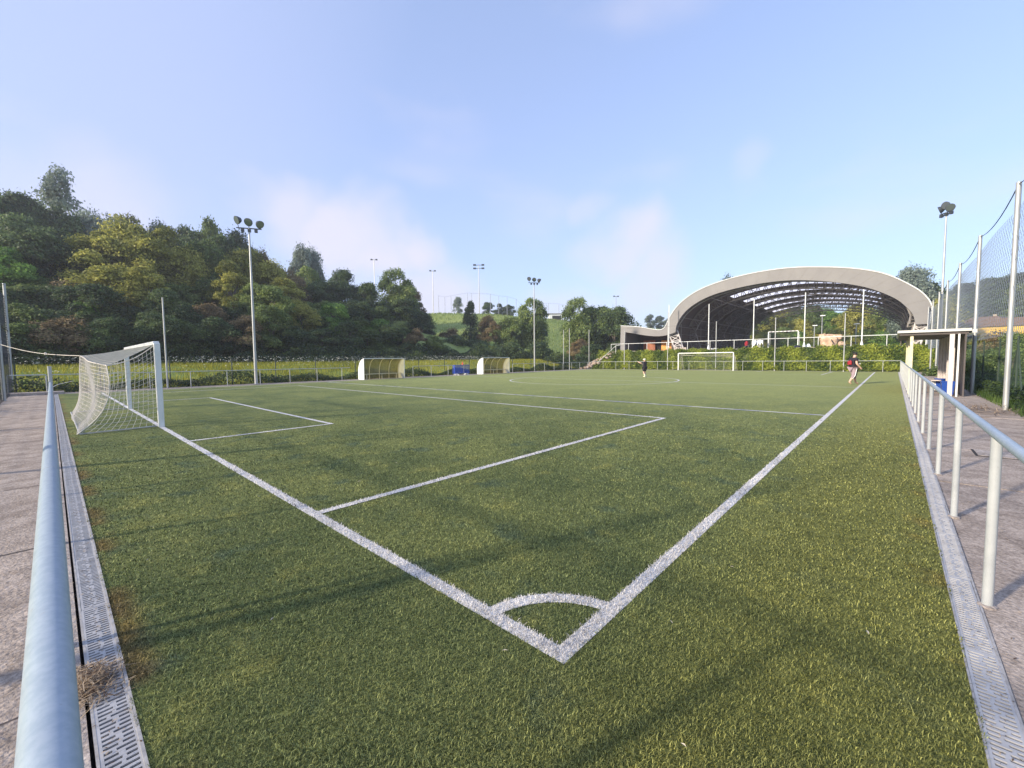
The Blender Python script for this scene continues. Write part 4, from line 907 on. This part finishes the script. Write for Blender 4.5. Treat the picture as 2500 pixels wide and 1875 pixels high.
LF={ 'dark':leafmat('leaf_dark',(0.036,0.066,0.030),(0.16,0.23,0.085),(0.29,0.36,0.12),0.45),
 'mid':leafmat('leaf_mid',(0.065,0.11,0.034),(0.27,0.35,0.10),(0.42,0.48,0.15),0.45),
 'yellow':leafmat('leaf_yellow',(0.14,0.16,0.032),(0.55,0.53,0.12),(0.66,0.62,0.17),0.45),
 'brown':leafmat('leaf_brown',(0.12,0.10,0.05),(0.42,0.31,0.16),(0.36,0.39,0.14),0.45),
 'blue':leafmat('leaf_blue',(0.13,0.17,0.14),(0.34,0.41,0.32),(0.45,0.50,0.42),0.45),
 'bright':leafmat('leaf_bright',(0.08,0.18,0.035),(0.31,0.50,0.10),(0.46,0.60,0.16),0.45)}
CR={}
for i,k in enumerate(LF):
    CR[k]=[crown_mesh('crown',100+i*10+j,LF[k],nblob=38+5*j,leaf=0.064,nleaf=17000,shape=('round','tall','round')[j]) for j in range(3)]
CR['cone']=[crown_mesh('crown',300,LF['dark'],nblob=26,leaf=0.065,nleaf=11000,shape='cone')]
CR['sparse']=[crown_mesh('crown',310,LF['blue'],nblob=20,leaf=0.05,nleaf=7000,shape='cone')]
TRK=[trunk_mesh(s) for s in range(4)]
rng=np.random.default_rng(21)
WORD={'dark':'dark green','mid':'mid green','yellow':'yellow green','brown':'brownish','blue':'blue green','bright':'bright green','cone':'dark conical','sparse':'thin pale conifer'}
tree_n=0
def tree(u,v,D,width,kind,label,group,var=None,base=None,low=0.12):
    """a tree whose top shows at column u, row v of the photograph when it stands D metres away; width in metres"""
    global tree_n
    x,y=at(u,D); g=float(H(x,y)) if base is None else base; zt=zof(u,v,D); h=max(zt-g,1.5)
    root=empty('tree' if kind not in ('cone','sparse') else 'conifer_tree',(x,y,g),random.uniform(0,6.28),label=label,cat='tree',group=group)
    ch=max(h*(1-low),0.80*width if kind!='sparse' else 0); c=link('crown',CR[kind][tree_n%len(CR[kind])] if var is None else CR[kind][var],root,(0,0,h-ch)); c.scale=(width/2,width/2,ch/2.05)
    t=link('trunk',TRK[tree_n%4],root,(0,0,0)); t.scale=(max(width/4,0.8),max(width/4,0.8),h*0.6)
    tree_n+=1; return root
# the wood on the far side, from the image's left edge to the hill: rows front to back
rowA=[(-60,640,58,9,'dark'),(40,610,56,8,'bright'),(120,690,52,8,'dark'),(205,700,50,8,'dark'),(290,640,51,9,'yellow'),(370,650,50,7,'yellow'),(440,730,47,7,'dark'),(505,735,47,7,'brown'),(575,640,53,7,'yellow'),(640,690,51,7,'mid'),(705,680,54,7,'yellow'),(770,760,54,6,'brown'),(850,740,58,8,'dark'),(905,690,62,8,'dark'),(975,652,70,11,'mid'),(1010,700,72,8,'brown'),(1035,760,70,8,'dark')]
rowB=[(-20,560,66,11,'mid'),(70,520,66,11,'dark'),(160,560,64,10,'dark'),(240,570,62,10,'yellow'),(330,530,62,12,'yellow'),(420,560,62,10,'yellow'),(500,585,62,9,'mid'),(560,570,66,10,'dark'),(630,610,66,9,'yellow'),(690,640,66,8,'brown'),(760,645,70,8,'mid'),(850,655,74,9,'dark'),(815,690,70,8,'dark'),(905,690,76,8,'dark')]
rowC=[(-40,470,80,14,'dark'),(20,462,82,13,'mid'),(90,478,82,12,'dark'),(150,500,84,10,'dark'),(255,520,84,10,'blue'),(330,528,84,11,'yellow'),(400,545,84,10,'blue'),(470,545,84,10,'dark'),(530,535,82,10,'mid'),(590,562,82,9,'dark'),(650,610,84,8,'brown')]
rows=[('front',rowA,'trees of the wood along the far side, front row'),('middle',rowB,'trees of the wood along the far side, middle row'),('back',rowC,'trees of the wood along the far side, skyline')]
for rn,row,grp in rows:
    q_=random.Random(len(row)); ex=[]
    for a,b in zip(sorted(row)[:-1],sorted(row)[1:]):
        if rn!='front' or q_.random()<0.5: ex.append(((a[0]+b[0])/2+q_.uniform(-9,9),(a[1]+b[1])/2+q_.uniform(2,34),(a[2]+b[2])/2-q_.uniform(1,4),(a[3]+b[3])/2*0.85,q_.choice((a[4],b[4]))))
    row=sorted([(a[0],a[1],a[2],a[3]*0.86,a[4]) for a in row]+ex)
    for i,(u,v,D,w,k) in enumerate(row): tree(u,v,D*(1.13 if rn=='front' else 1.08 if rn=='middle' else 1.05),w*1.0,k,f"{WORD[k]} leafy tree, {ORD[i]} from the left in the {rn} row of the wood",grp,low=0.04)
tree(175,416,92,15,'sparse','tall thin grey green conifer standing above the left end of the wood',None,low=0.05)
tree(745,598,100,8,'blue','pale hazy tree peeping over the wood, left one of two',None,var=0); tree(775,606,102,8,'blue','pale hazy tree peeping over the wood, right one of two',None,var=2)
fill=[]; fr_=random.Random(9)
for i in range(19):
    u=-90+i*60; fill.append((u,np.interp(u,[-90,500,1000,1100],[690,700,735,775])+fr_.uniform(-18,18),57+0.012*max(u,0),7.5,fr_.choice(('dark','mid','dark','mid','brown'))))
for i,(u,v,D,w,k) in enumerate(fill): tree(u,v,D,w,k,f"{WORD[k]} low tree half way up the slope of the wood, {ORD[i]} from the left",'low trees on the slope of the wood',low=0.0)
fill=[]
for i in range(21):
    u=-95+i*54; fill.append((u,750+fr_.uniform(-14,16)+(15 if u>850 else 0),51.5+0.010*max(u,0),6.0,fr_.choice(('dark','mid','dark','dark','bright'))))
for i,(u,v,D,w,k) in enumerate(fill): tree(u,v,D,w,k,f"{WORD[k]} shrub above the foot of the wood, {ORD[i]} from the left",'shrubs above the foot of the wood',low=0.0)
# bushes along the foot of the wood
low_=[(-80,800),(-20,790),(35,780),(95,790),(150,770),(215,785),(280,775),(345,790),(405,765),(470,790),(530,770),(600,765),(665,745),(720,790),(790,800),(850,785),(900,800),(960,790),(1015,805),(1060,815)]
for i,(u,v) in enumerate(low_):
    D=46+0.010*max(u,0)*0.6+ (0.02*max(u-600,0)); k=('dark','dark','mid','dark','brown','mid','dark')[i%7]; tree(u,v,D,5.5,k,f"{WORD[k]} bush, {ORD[i]} from the left along the foot of the wood".replace('nineteenth','nineteenth'),'bushes along the foot of the wood',low=0.0)
mids=[(1098,800,78,5.5,'brown','brownish bush right of the wood below the meadow'),(1150,732,82,5.5,'cone','dark conical tree in front of the hill meadow'),(1195,766,80,5,'brown','round brown green tree right of the conical one'),(1245,768,80,6.5,'mid','round mid green tree before the tall one by the second mast'),(1300,722,82,8,'mid','taller leafy tree behind the second floodlight mast'),(1318,762,84,4,'blue','pale leafy tree right of the second floodlight mast'),
 (1412,722,80,7,'mid','large round tree left half of the clump beside the pavilion wing'),(1455,738,82,8,'mid','large round tree middle of the clump beside the pavilion wing'),(1500,742,80,8,'dark','dark round tree nearest the pavilion wing'),(1412,825,74,4,'brown','brownish low tree below the round clump'),(1110,840,70,6,'dark','dark shrub left behind the second dugout'),(1170,835,72,7,'dark','dark shrub second behind the second dugout'),(1240,830,72,7,'dark','dark shrub third behind the second dugout'),(1310,835,72,6,'dark','dark shrub by the foot of the second mast'),(1370,872,70,4,'mid','green shrub on the slope left of the steps'),(1440,840,70,6,'dark','dark shrub behind the steps'),(1495,850,68,5,'dark','dark shrub beside the pavilion wing')]
for u,v,D,w,k,l in mids: tree(u,v,D,w*(1.12 if u<1350 and v<790 else 1.35),k,l,None,var=None if k=='cone' else (0,2)[tree_n%2],low=0.0)
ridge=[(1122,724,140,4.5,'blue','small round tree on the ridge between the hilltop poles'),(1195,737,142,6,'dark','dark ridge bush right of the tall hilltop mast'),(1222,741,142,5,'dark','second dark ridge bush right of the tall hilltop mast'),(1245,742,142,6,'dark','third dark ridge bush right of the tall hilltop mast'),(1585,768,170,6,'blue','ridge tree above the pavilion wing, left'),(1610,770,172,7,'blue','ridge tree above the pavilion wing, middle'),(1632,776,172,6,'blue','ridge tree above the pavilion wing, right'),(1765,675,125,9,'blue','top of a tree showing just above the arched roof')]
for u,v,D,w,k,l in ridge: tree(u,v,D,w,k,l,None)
# hillside behind the pavilion, seen under the arch, and the forested hill on the right
import itertools
arch_t=[]; rr_=random.Random(4); 
for i in range(26):
    u=1850+i*14.5+rr_.uniform(-5,5); D=rr_.choice((150,165,180)); arch_t.append((u,rr_.uniform(735,775),D,rr_.uniform(10,14),rr_.choice(('mid','bright','yellow','yellow','mid'))))
for i,(u,v,D,w,k) in enumerate(arch_t): tree(u,v,D,w,k,f"{WORD[k]} hillside tree seen under the arch, number {i+1} from the left".replace(f'number {i+1}',ORD[i]),'trees on the hillside behind the pavilion',low=0.0)
und=[]
for i in range(14): und.append((1860+i*25,rr_.uniform(795,820),142,10,rr_.choice(('yellow','mid','bright'))))
for i,(u,v,D,w,k) in enumerate(und): tree(u,v,D,w,k,f"{WORD[k]} low bush beyond the court, {ORD[i]} from the left under the arch",'bushes beyond the court',low=0.0)
for u,v,D,w,k,l in ((2222,650,135,13,'blue','tall broad tree rising behind the right end of the arched roof'),(2195,668,138,8,'blue','smaller tree touching the right end of the arched roof'),(2262,690,140,11,'mid','green tree right of the tall one behind the pavilion'),(2290,720,120,10,'yellow','yellow green tree behind the right floodlight mast')): tree(u,v,D,w,k,l,None)
hill=[]
for i in range(16):
    u=2250+i*24; vt=np.interp(u,[2250,2320,2345,2400,2470,2500,2640],[740,728,700,678,665,662,640])+rr_.uniform(-4,10); hill.append((u,vt,250,20,rr_.choice(('dark','dark','mid'))))
for i,(u,v,D,w,k) in enumerate(hill): tree(u,v,D,w,k,f"{WORD[k]} tree on the far right hill, {ORD[i]} from the left along its skyline",'skyline trees of the right hill',low=0.0)
for nm_,vt0,D_,w_ in (('second row',697,235,20),('third row',722,215,19),('fourth row',748,195,17),('lowest row',772,172,15)):
    row=[]
    for i in range(15):
        u=2262+i*26+rr_.uniform(-7,7); row.append((u,vt0+rr_.uniform(-8,8)+max(0,(2345-u)*0.22)*(1 if vt0<740 else 0.4),D_,w_,rr_.choice(('dark','dark','mid','dark','mid'))))
    for i,(u,v,D,w,k) in enumerate(sorted(row)): tree(u,v,D,w,k,f"{WORD[k]} tree in the {nm_} of the right hill, {ORD[i]} from the left",'trees covering the right hill',low=0.0)
for i,(u,v,D,w,k) in enumerate([(2300,838,60,6,'mid'),(2345,850,44,4.5,'mid'),(2400,815,75,7,'yellow'),(2440,812,60,6,'brown'),(2490,805,52,6,'mid'),(2540,800,45,5,'mid'),(2385,868,34,3,'mid'),(2470,850,38,4,'mid'),(2360,835,90,8,'mid'),(2320,820,100,9,'yellow')]): tree(u,v,D,w,k,f"{WORD[k]} bush in the field right of the path, {ORD[i]} of ten",'bushes in the field right of the path',low=0.0)
# houses at the foot of the right hill
YEL=mat('yellow_wall',(0.60,0.38,0.06),0.8,0,1.5,(0.66,0.45,0.10)); TILE=mat('roof_tile',(0.13,0.085,0.07),0.85,0,3,(0.19,0.125,0.10)); PALE=mat('pale_wall',(0.45,0.38,0.28),0.8)
def house(u,v,D,w,h,label,wall,rot):
    x,y=at(u,D); zt=zof(u,v,D); g=zt-h-1.6; r=empty('house',(x,y,g),rot,label=label,cat='house')
    MB().box((0,0,h/2-1.5),(w,7,h+3)).build('wall',wall,r)
    m=MB(); m.prism([(-w/2-0.6,h),(w/2+0.6,h),(w/2-1.5,h+1.6),(-w/2+1.5,h+1.6)],-4,4); m.build('roof',TILE,r)
    for i in range(3): 
        f=MB().box((-w*0.32+i*w*0.32,-3.52,h*0.62),(1.1,0.06,1.3)).build('window',PALE,r); MB().box((-w*0.32+i*w*0.32,-3.56,h*0.62),(0.8,0.04,1.0)).build('pane',DARK,f)
    MB().box((w*0.3,1,h+1.7),(0.6,0.6,1.2)).build('chimney',PALE,r)
house(2350,779,150,15,4.4,'yellow walled house with brown tiled roof behind the fence, left one',YEL,rad(-20)); house(2462,778,135,17,5,'yellow walled house with wide tiled roof, right one',YEL,rad(-14)); house(2395,786,140,6,3.2,'small pale house between the two yellow ones',PALE,rad(-10))

# ------------------------------------------------------------------ meadow, undergrowth, field grass
MEAD=leafmat('meadow_blade',(0.16,0.18,0.02),(0.50,0.47,0.05),(0.60,0.54,0.12),0.45,0.12,0); FIELD=leafmat('field_blade',(0.04,0.08,0.015),(0.12,0.19,0.04),(0.2,0.27,0.07),0.4,0.3,0)
UND=leafmat('undergrowth_leaf',(0.018,0.035,0.012),(0.07,0.11,0.025),(0.13,0.17,0.04),0.35,0.4,0)
FLOW=mat('flower_white',(0.60,0.60,0.48),0.8)
def grass_patch(name,n,fx,h,wd,matl,label):
    x,y=fx(n); z=H(x,y); th=rng.uniform(0,2*np.pi,n); hh=h*rng.uniform(0.4,1.2,n); ln=hh*rng.uniform(0.1,0.6,n); b=np.stack([x,y,z-0.05],-1)
    s=np.stack([-np.sin(th),np.cos(th),0*x],-1)*wd; tip=b+np.stack([np.cos(th)*ln,np.sin(th)*ln,hh],-1)
    T=np.stack([b-s,b+s,tip],1).reshape(-1,3); me=tris_mesh(name,T,3,matl,rng.uniform(0,1,n)); return link(name,me,kind='stuff',label=label,cat='grass')
grass_patch('meadow_grass',70000,lambda n:(rng.uniform(-44,-33.1,n),rng.uniform(-8,52,n)),0.32,0.022,MEAD,'sunlit yellow green meadow grass between the fence and the wood')
grass_patch('meadow_grass',30000,lambda n:(rng.uniform(-60,-33,n),rng.uniform(50,75,n)),0.3,0.03,MEAD,'sunlit grass slope left of the steps')
grass_patch('field_grass',60000,lambda n:(3.62+np.abs(rng.normal(0,4,n)),rng.uniform(2,52,n)),0.30,0.012,FIELD,'rough green field grass right of the ball fence')
grass_patch('hill_grass',40000,lambda n:(rng.uniform(-150,-45,n),rng.uniform(60,140,n)),0.5,0.09,leafmat('hill_blade',(0.14,0.21,0.05),(0.30,0.36,0.11),(0.36,0.42,0.15),0.4,0.05,0),'pale green grass of the hill meadow')
def undergrowth(name,n,x0,x1,y0,y1,h,size,label,matl):
    x=rng.uniform(x0,x1,n);y=rng.uniform(y0,y1,n); hh=h*(0.55+0.45*np.sin(y*0.9+x)*np.sin(y*0.37+2))
    z=H(x,y)+np.abs(hh)*rng.uniform(0,1,n)**0.6; P=np.stack([x,y,z],-1); V=leaf_quads(P,np.tile([0.5,-0.5,0.6],(n,1)),size,0); me=tris_mesh(name,V,4,matl,np.clip(rng.normal(0.45,0.25,n),0,1)); link(name,me,kind='stuff',label=label,cat='undergrowth')
undergrowth('roadside_undergrowth',22000,-34.0,-32.4,-6,50,0.95,0.07,'dark low brambles behind the far side railing',UND)
undergrowth('wood_undergrowth',30000,-47,-43,-12,64,1.6,0.12,'dark bracken at the foot of the wood',UND)
undergrowth('steps_undergrowth',9000,-40,-32,50.5,56,0.9,0.10,'scrub around the stone steps and far corner',UND)
undergrowth('fence_undergrowth',16000,3.75,5.2,8,52,0.7,0.05,'green weeds along the foot of the right fence',UND)
undergrowth('left_fence_weeds',9000,-33,-4,-4.0,-3.2,0.35,0.035,'weeds at the foot of the left fence',UND)
def flowers():
    n=2600; x=-43.5+rng.uniform(0,9,n)*rng.uniform(0.1,1,n); y=rng.uniform(-8,42,n); z=H(x,y)+rng.uniform(0.25,0.75,n)
    P=np.stack([x,y,z],-1); V=leaf_quads(P,np.tile([0.2,-0.2,1.0],(n,1)),0.055,0,0.2); me=tris_mesh('meadow_flowers',V,4,FLOW); link('meadow_flowers',me,kind='stuff',label='small white flower heads over the far side meadow',cat='flowers')
flowers()
# scattered bits on turf and path
bits=[]
for i in range(60):
    bits.append((random.uniform(-9,1.4),random.uniform(-1.4,9)))
m=MB()
for x,y in bits:
    a=random.uniform(0,6.28); s=random.uniform(0.010,0.022); m.add([(x-s*math.cos(a),y-s*math.sin(a),0.028),(x+s*.3*math.sin(a),y-s*.3*math.cos(a),0.032),(x+s*math.cos(a),y+s*math.sin(a),0.030),(x-s*.3*math.sin(a),y+s*.3*math.cos(a),0.034)],[(0,1,2,3)])
m.build('leaf_litter',mat('pale_litter',(0.5,0.45,0.34),0.8),kind='stuff',label='tiny pale dry leaf bits scattered on the near turf',cat='litter')

# ------------------------------------------------------------------ haze
hz=bpy.data.materials.new('haze'); hz.use_nodes=True; hz.node_tree.nodes.clear(); ho=hz.node_tree.nodes.new('ShaderNodeOutputMaterial'); hv=hz.node_tree.nodes.new('ShaderNodeVolumePrincipled')
hv.inputs['Density'].default_value=0.0008; hv.inputs['Color'].default_value=(0.90,0.94,1.0,1); hv.inputs['Anisotropy'].default_value=0.2; hz.node_tree.links.new(hv.outputs[0],ho.inputs['Volume'])
MB().box((0,0,29),(5200,5200,62)).build('haze',hz,kind='stuff')
# ------------------------------------------------------------------ people
def skin_mesh(name,joints,edges,matl,sub=2):
    """joints: name->(x,y,z,r)"""
    me=bpy.data.meshes.new(name); ks=list(joints); me.from_pydata([joints[k][:3] for k in ks],[(ks.index(a),ks.index(b)) for a,b in edges],[])
    o=bpy.data.objects.new(name,me); COL.objects.link(o); s=o.modifiers.new('s','SKIN'); 
    for i,k in enumerate(ks):
        r=joints[k][3]; me.skin_vertices[0].data[i].radius=(r,r) if not hasattr(r,'__len__') else r
    me.skin_vertices[0].data[0].use_root=True
    s.use_smooth_shade=True; d=o.modifiers.new('d','SUBSURF'); d.levels=sub; d.render_levels=sub
    dg=bpy.context.evaluated_depsgraph_get(); e=bpy.data.meshes.new_from_object(o.evaluated_get(dg)); bpy.data.objects.remove(o); e.name=name; e.materials.clear(); e.materials.append(matl); return e
def person(loc,rz,J,clothes,label,extra):
    root=empty('person',loc,rz,label=label,cat='person')
    E_=[('pelvis','belly'),('belly','chest'),('chest','neck'),('neck','head'),('head','crown')]
    for s in 'LR': E_+=[('chest','sh'+s),('sh'+s,'el'+s),('el'+s,'wr'+s),('wr'+s,'ha'+s),('pelvis','hip'+s),('hip'+s,'kn'+s),('kn'+s,'an'+s),('an'+s,'toe'+s)]
    for s in 'LR':
        if 'f1'+s in J:
            for f in ('f1','f2','f3','th'): E_.append(('ha'+s,f+s))
    JB_={k:(*v[:3],v[3]*(0.62 if k in ('pelvis','belly','chest','hipL','hipR','shL','shR') else 1)) for k,v in J.items() if not k.startswith(('sl','ca'))}
    b=skin_mesh('body',JB_,E_,SKIN); link('body',b,root)
    for nm,keys,edges,grow,m in clothes:
        JJ={k:(J[k][0],J[k][1],J[k][2],J[k][3]*grow+0.012) if not isinstance(J[k],dict) else J[k] for k in keys}
        link(nm,skin_mesh(nm,JJ,edges,m),root)
    extra(root); return root
# adult facing +y' (local), local x to her right; walking
def fingers(J):
    for s in 'LR':
        x,y,z,_=J['ha'+s]; ex,ey,ez,_=J['wr'+s]; d=Vector((x-ex,y-ey,z-ez)).normalized()
        for n,o in (('f1',(0.0,0.02,0)),('f2',(0.0,0.0,0)),('f3',(0.0,-0.02,0)),('th',(0.0,0.045,0.03))): J[n+s]=(x+d.x*0.07+o[0],y+d.y*0.07+o[1],z+d.z*0.07+o[2],0.011)
JA={'pelvis':(0,0,0.94,0.155),'belly':(0,0.05,1.11,0.175),'chest':(0,0.02,1.32,0.155),'neck':(0,0.05,1.50,0.065),'head':(0,0.09,1.60,0.088),'crown':(0,0.08,1.68,0.075),
 'shL':(-0.19,0.0,1.40,0.075),'elL':(-0.25,-0.06,1.13,0.052),'wrL':(-0.24,0.10,0.92,0.035),'haL':(-0.235,0.14,0.86,0.034),
 'shR':(0.19,0.0,1.40,0.075),'elR':(0.25,-0.02,1.13,0.055),'wrR':(0.25,0.18,0.93,0.037),'haR':(0.25,0.22,0.87,0.036),
 'hipL':(-0.10,0,0.86,0.105),'knL':(-0.11,0.13,0.47,0.085),'anL':(-0.10,0.24,0.09,0.045),'toeL':(-0.11,0.40,0.035,0.036),
 'hipR':(0.10,0,0.86,0.105),'knR':(0.11,-0.04,0.48,0.085),'anR':(0.10,-0.27,0.12,0.045),'toeR':(0.11,-0.14,0.035,0.036)}
fingers(JA)
shirtA=['pelvis','belly','chest','shL','shR','elL','elR']; JA['slL']=(-0.235,-0.04,1.24,0.062); JA['slR']=(0.235,-0.01,1.24,0.062)
shirtA=['belly','pelvis','chest','shL','shR','slL','slR']
eS=[('belly','pelvis'),('belly','chest'),('chest','shL'),('chest','shR'),('shL','slL'),('shR','slR')]
JA['caL']=(-0.11,0.19,0.28,0.062); JA['caR']=(0.11,-0.15,0.31,0.062)
legA=['pelvis','hipL','hipR','knL','knR','caL','caR']; eL=[('pelvis','hipL'),('pelvis','hipR'),('hipL','knL'),('hipR','knR'),('knL','caL'),('knR','caR')]
def extraA(r):
    m=MB(); m.lathe([(0.02,-0.02),(0.10,0.02),(0.115,0.08),(0.08,0.14),(0.02,0.16)],12,Matrix.Translation((0,0.055,1.60))@Matrix.Rotation(rad(-18),4,'X')); m.lathe([(0.02,0),(0.05,0.03),(0.02,0.08)],8,Matrix.Translation((0,-0.02,1.72))); m.build('hair',HAIR,r,True)
    m=MB(); m.tube([(0,0.17,1.62),(0,0.195,1.595),(0,0.175,1.58)],[0.012,0.016,0.012],6); m.build('nose',SKIN,r)
    o=blob((0,0,0),(0.13,0.07,0.15),RED,2,'red_bag'); o.parent=r; o.location=(0.02,-0.22,1.16)
    MB().box((0.19,0.17,1.13),(0.02,0.12,0.07)).build('white_print',WHITE,r); MB().box((0.17,0.13,1.33),(0.02,0.10,0.05)).build('white_print',WHITE,r)
    m=MB(); m.tube([(0.235,0.01,0.86),(0.20,-0.03,0.50),(0.18,-0.15,0.31)],[0.02,0.02,0.014],5); m.build('white_side_stripe',WHITE,r); m=MB(); m.tube([(0.20,0.09,0.84),(0.19,0.03,0.50),(0.165,-0.09,0.31)],[0.026,0.026,0.02],5); m.build('black_side_stripe',BLACK,r)
pA=person((-0.42,27.95,0.0),rad(-48),JA,[('t_shirt',shirtA,eS,1.05,BLACK),('leggings',legA,eL,1.03,LEGG)],'person in a black t-shirt and striped leggings with a red bag walking by the touchline',extraA)
JB={'pelvis':(0,0,0.78,0.12),'belly':(0,-0.02,0.94,0.125),'chest':(0,-0.01,1.10,0.125),'neck':(0,0.01,1.25,0.055),'head':(0,0.03,1.36,0.085),'crown':(0,0.02,1.43,0.072),
 'shL':(-0.15,0.0,1.17,0.055),'elL':(-0.22,0.20,1.12,0.042),'wrL':(-0.20,0.42,1.18,0.032),'haL':(-0.20,0.50,1.22,0.032),
 'shR':(0.15,0.0,1.17,0.055),'elR':(0.20,0.10,0.98,0.042),'wrR':(0.17,0.32,1.02,0.032),'haR':(0.16,0.39,1.04,0.032),
 'hipL':(-0.08,0,0.74,0.095),'knL':(-0.08,0.06,0.42,0.058),'anL':(-0.08,-0.10,0.08,0.038),'toeL':(-0.08,0.03,0.03,0.034),
 'hipR':(0.08,0,0.74,0.095),'knR':(0.09,0.03,0.42,0.058),'anR':(0.09,-0.02,0.07,0.038),'toeR':(0.09,0.13,0.03,0.034)}
fingers(JB); JB['slL']=(-0.21,0.17,1.13,0.05); JB['slR']=(0.19,0.08,1.01,0.05)
def extraB(r):
    m=MB(); m.lathe([(0.10,0.0),(0.105,0.05),(0.07,0.11),(0.01,0.125)],14,Matrix.Translation((0,0.025,1.385))); m.box((0,0.14,1.395),(0.13,0.12,0.012)); m.build('cap',mat('pale_cap',(0.62,0.6,0.5),0.8),r,True)
    m=MB(); m.lathe([(0.10,-0.05),(0.12,0.0),(0.09,0.05)],10,Matrix.Translation((0,-0.06,1.22))); m.build('hood',BLACK,r,True)
    for s in (-1,1):
        k='L' if s<0 else 'R'; a=JB['an'+k]; kn=JB['kn'+k]; m=MB(); m.tube([(a[0],a[1],a[2]),(a[0],(a[1]*.55+kn[1]*.45),0.24)],[0.05,0.058],8); m.tube([(a[0],a[1]-0.04,0.035),(a[0],a[1]+0.16,0.035)],[0.045,0.042],8); m.build('sock_and_shoe',mat('pale_sock',(0.60,0.60,0.42),0.8),r,True)
person((-13.85,31.0,0.0),rad(75),JB,[('hooded_top',['belly','pelvis','chest','shL','shR','slL','slR'],eS,1.12,BLACK),('shorts',['pelvis','hipL','hipR','knL','knR'],[('pelvis','hipL'),('pelvis','hipR'),('hipL','knL'),('hipR','knR')],1.15,BLACK)],'child in a black hooded top and pale cap reaching forward near the centre circle',extraB)
print('objects',len(bpy.data.objects),'tris approx',sum(len(m.polygons) for m in bpy.data.meshes))
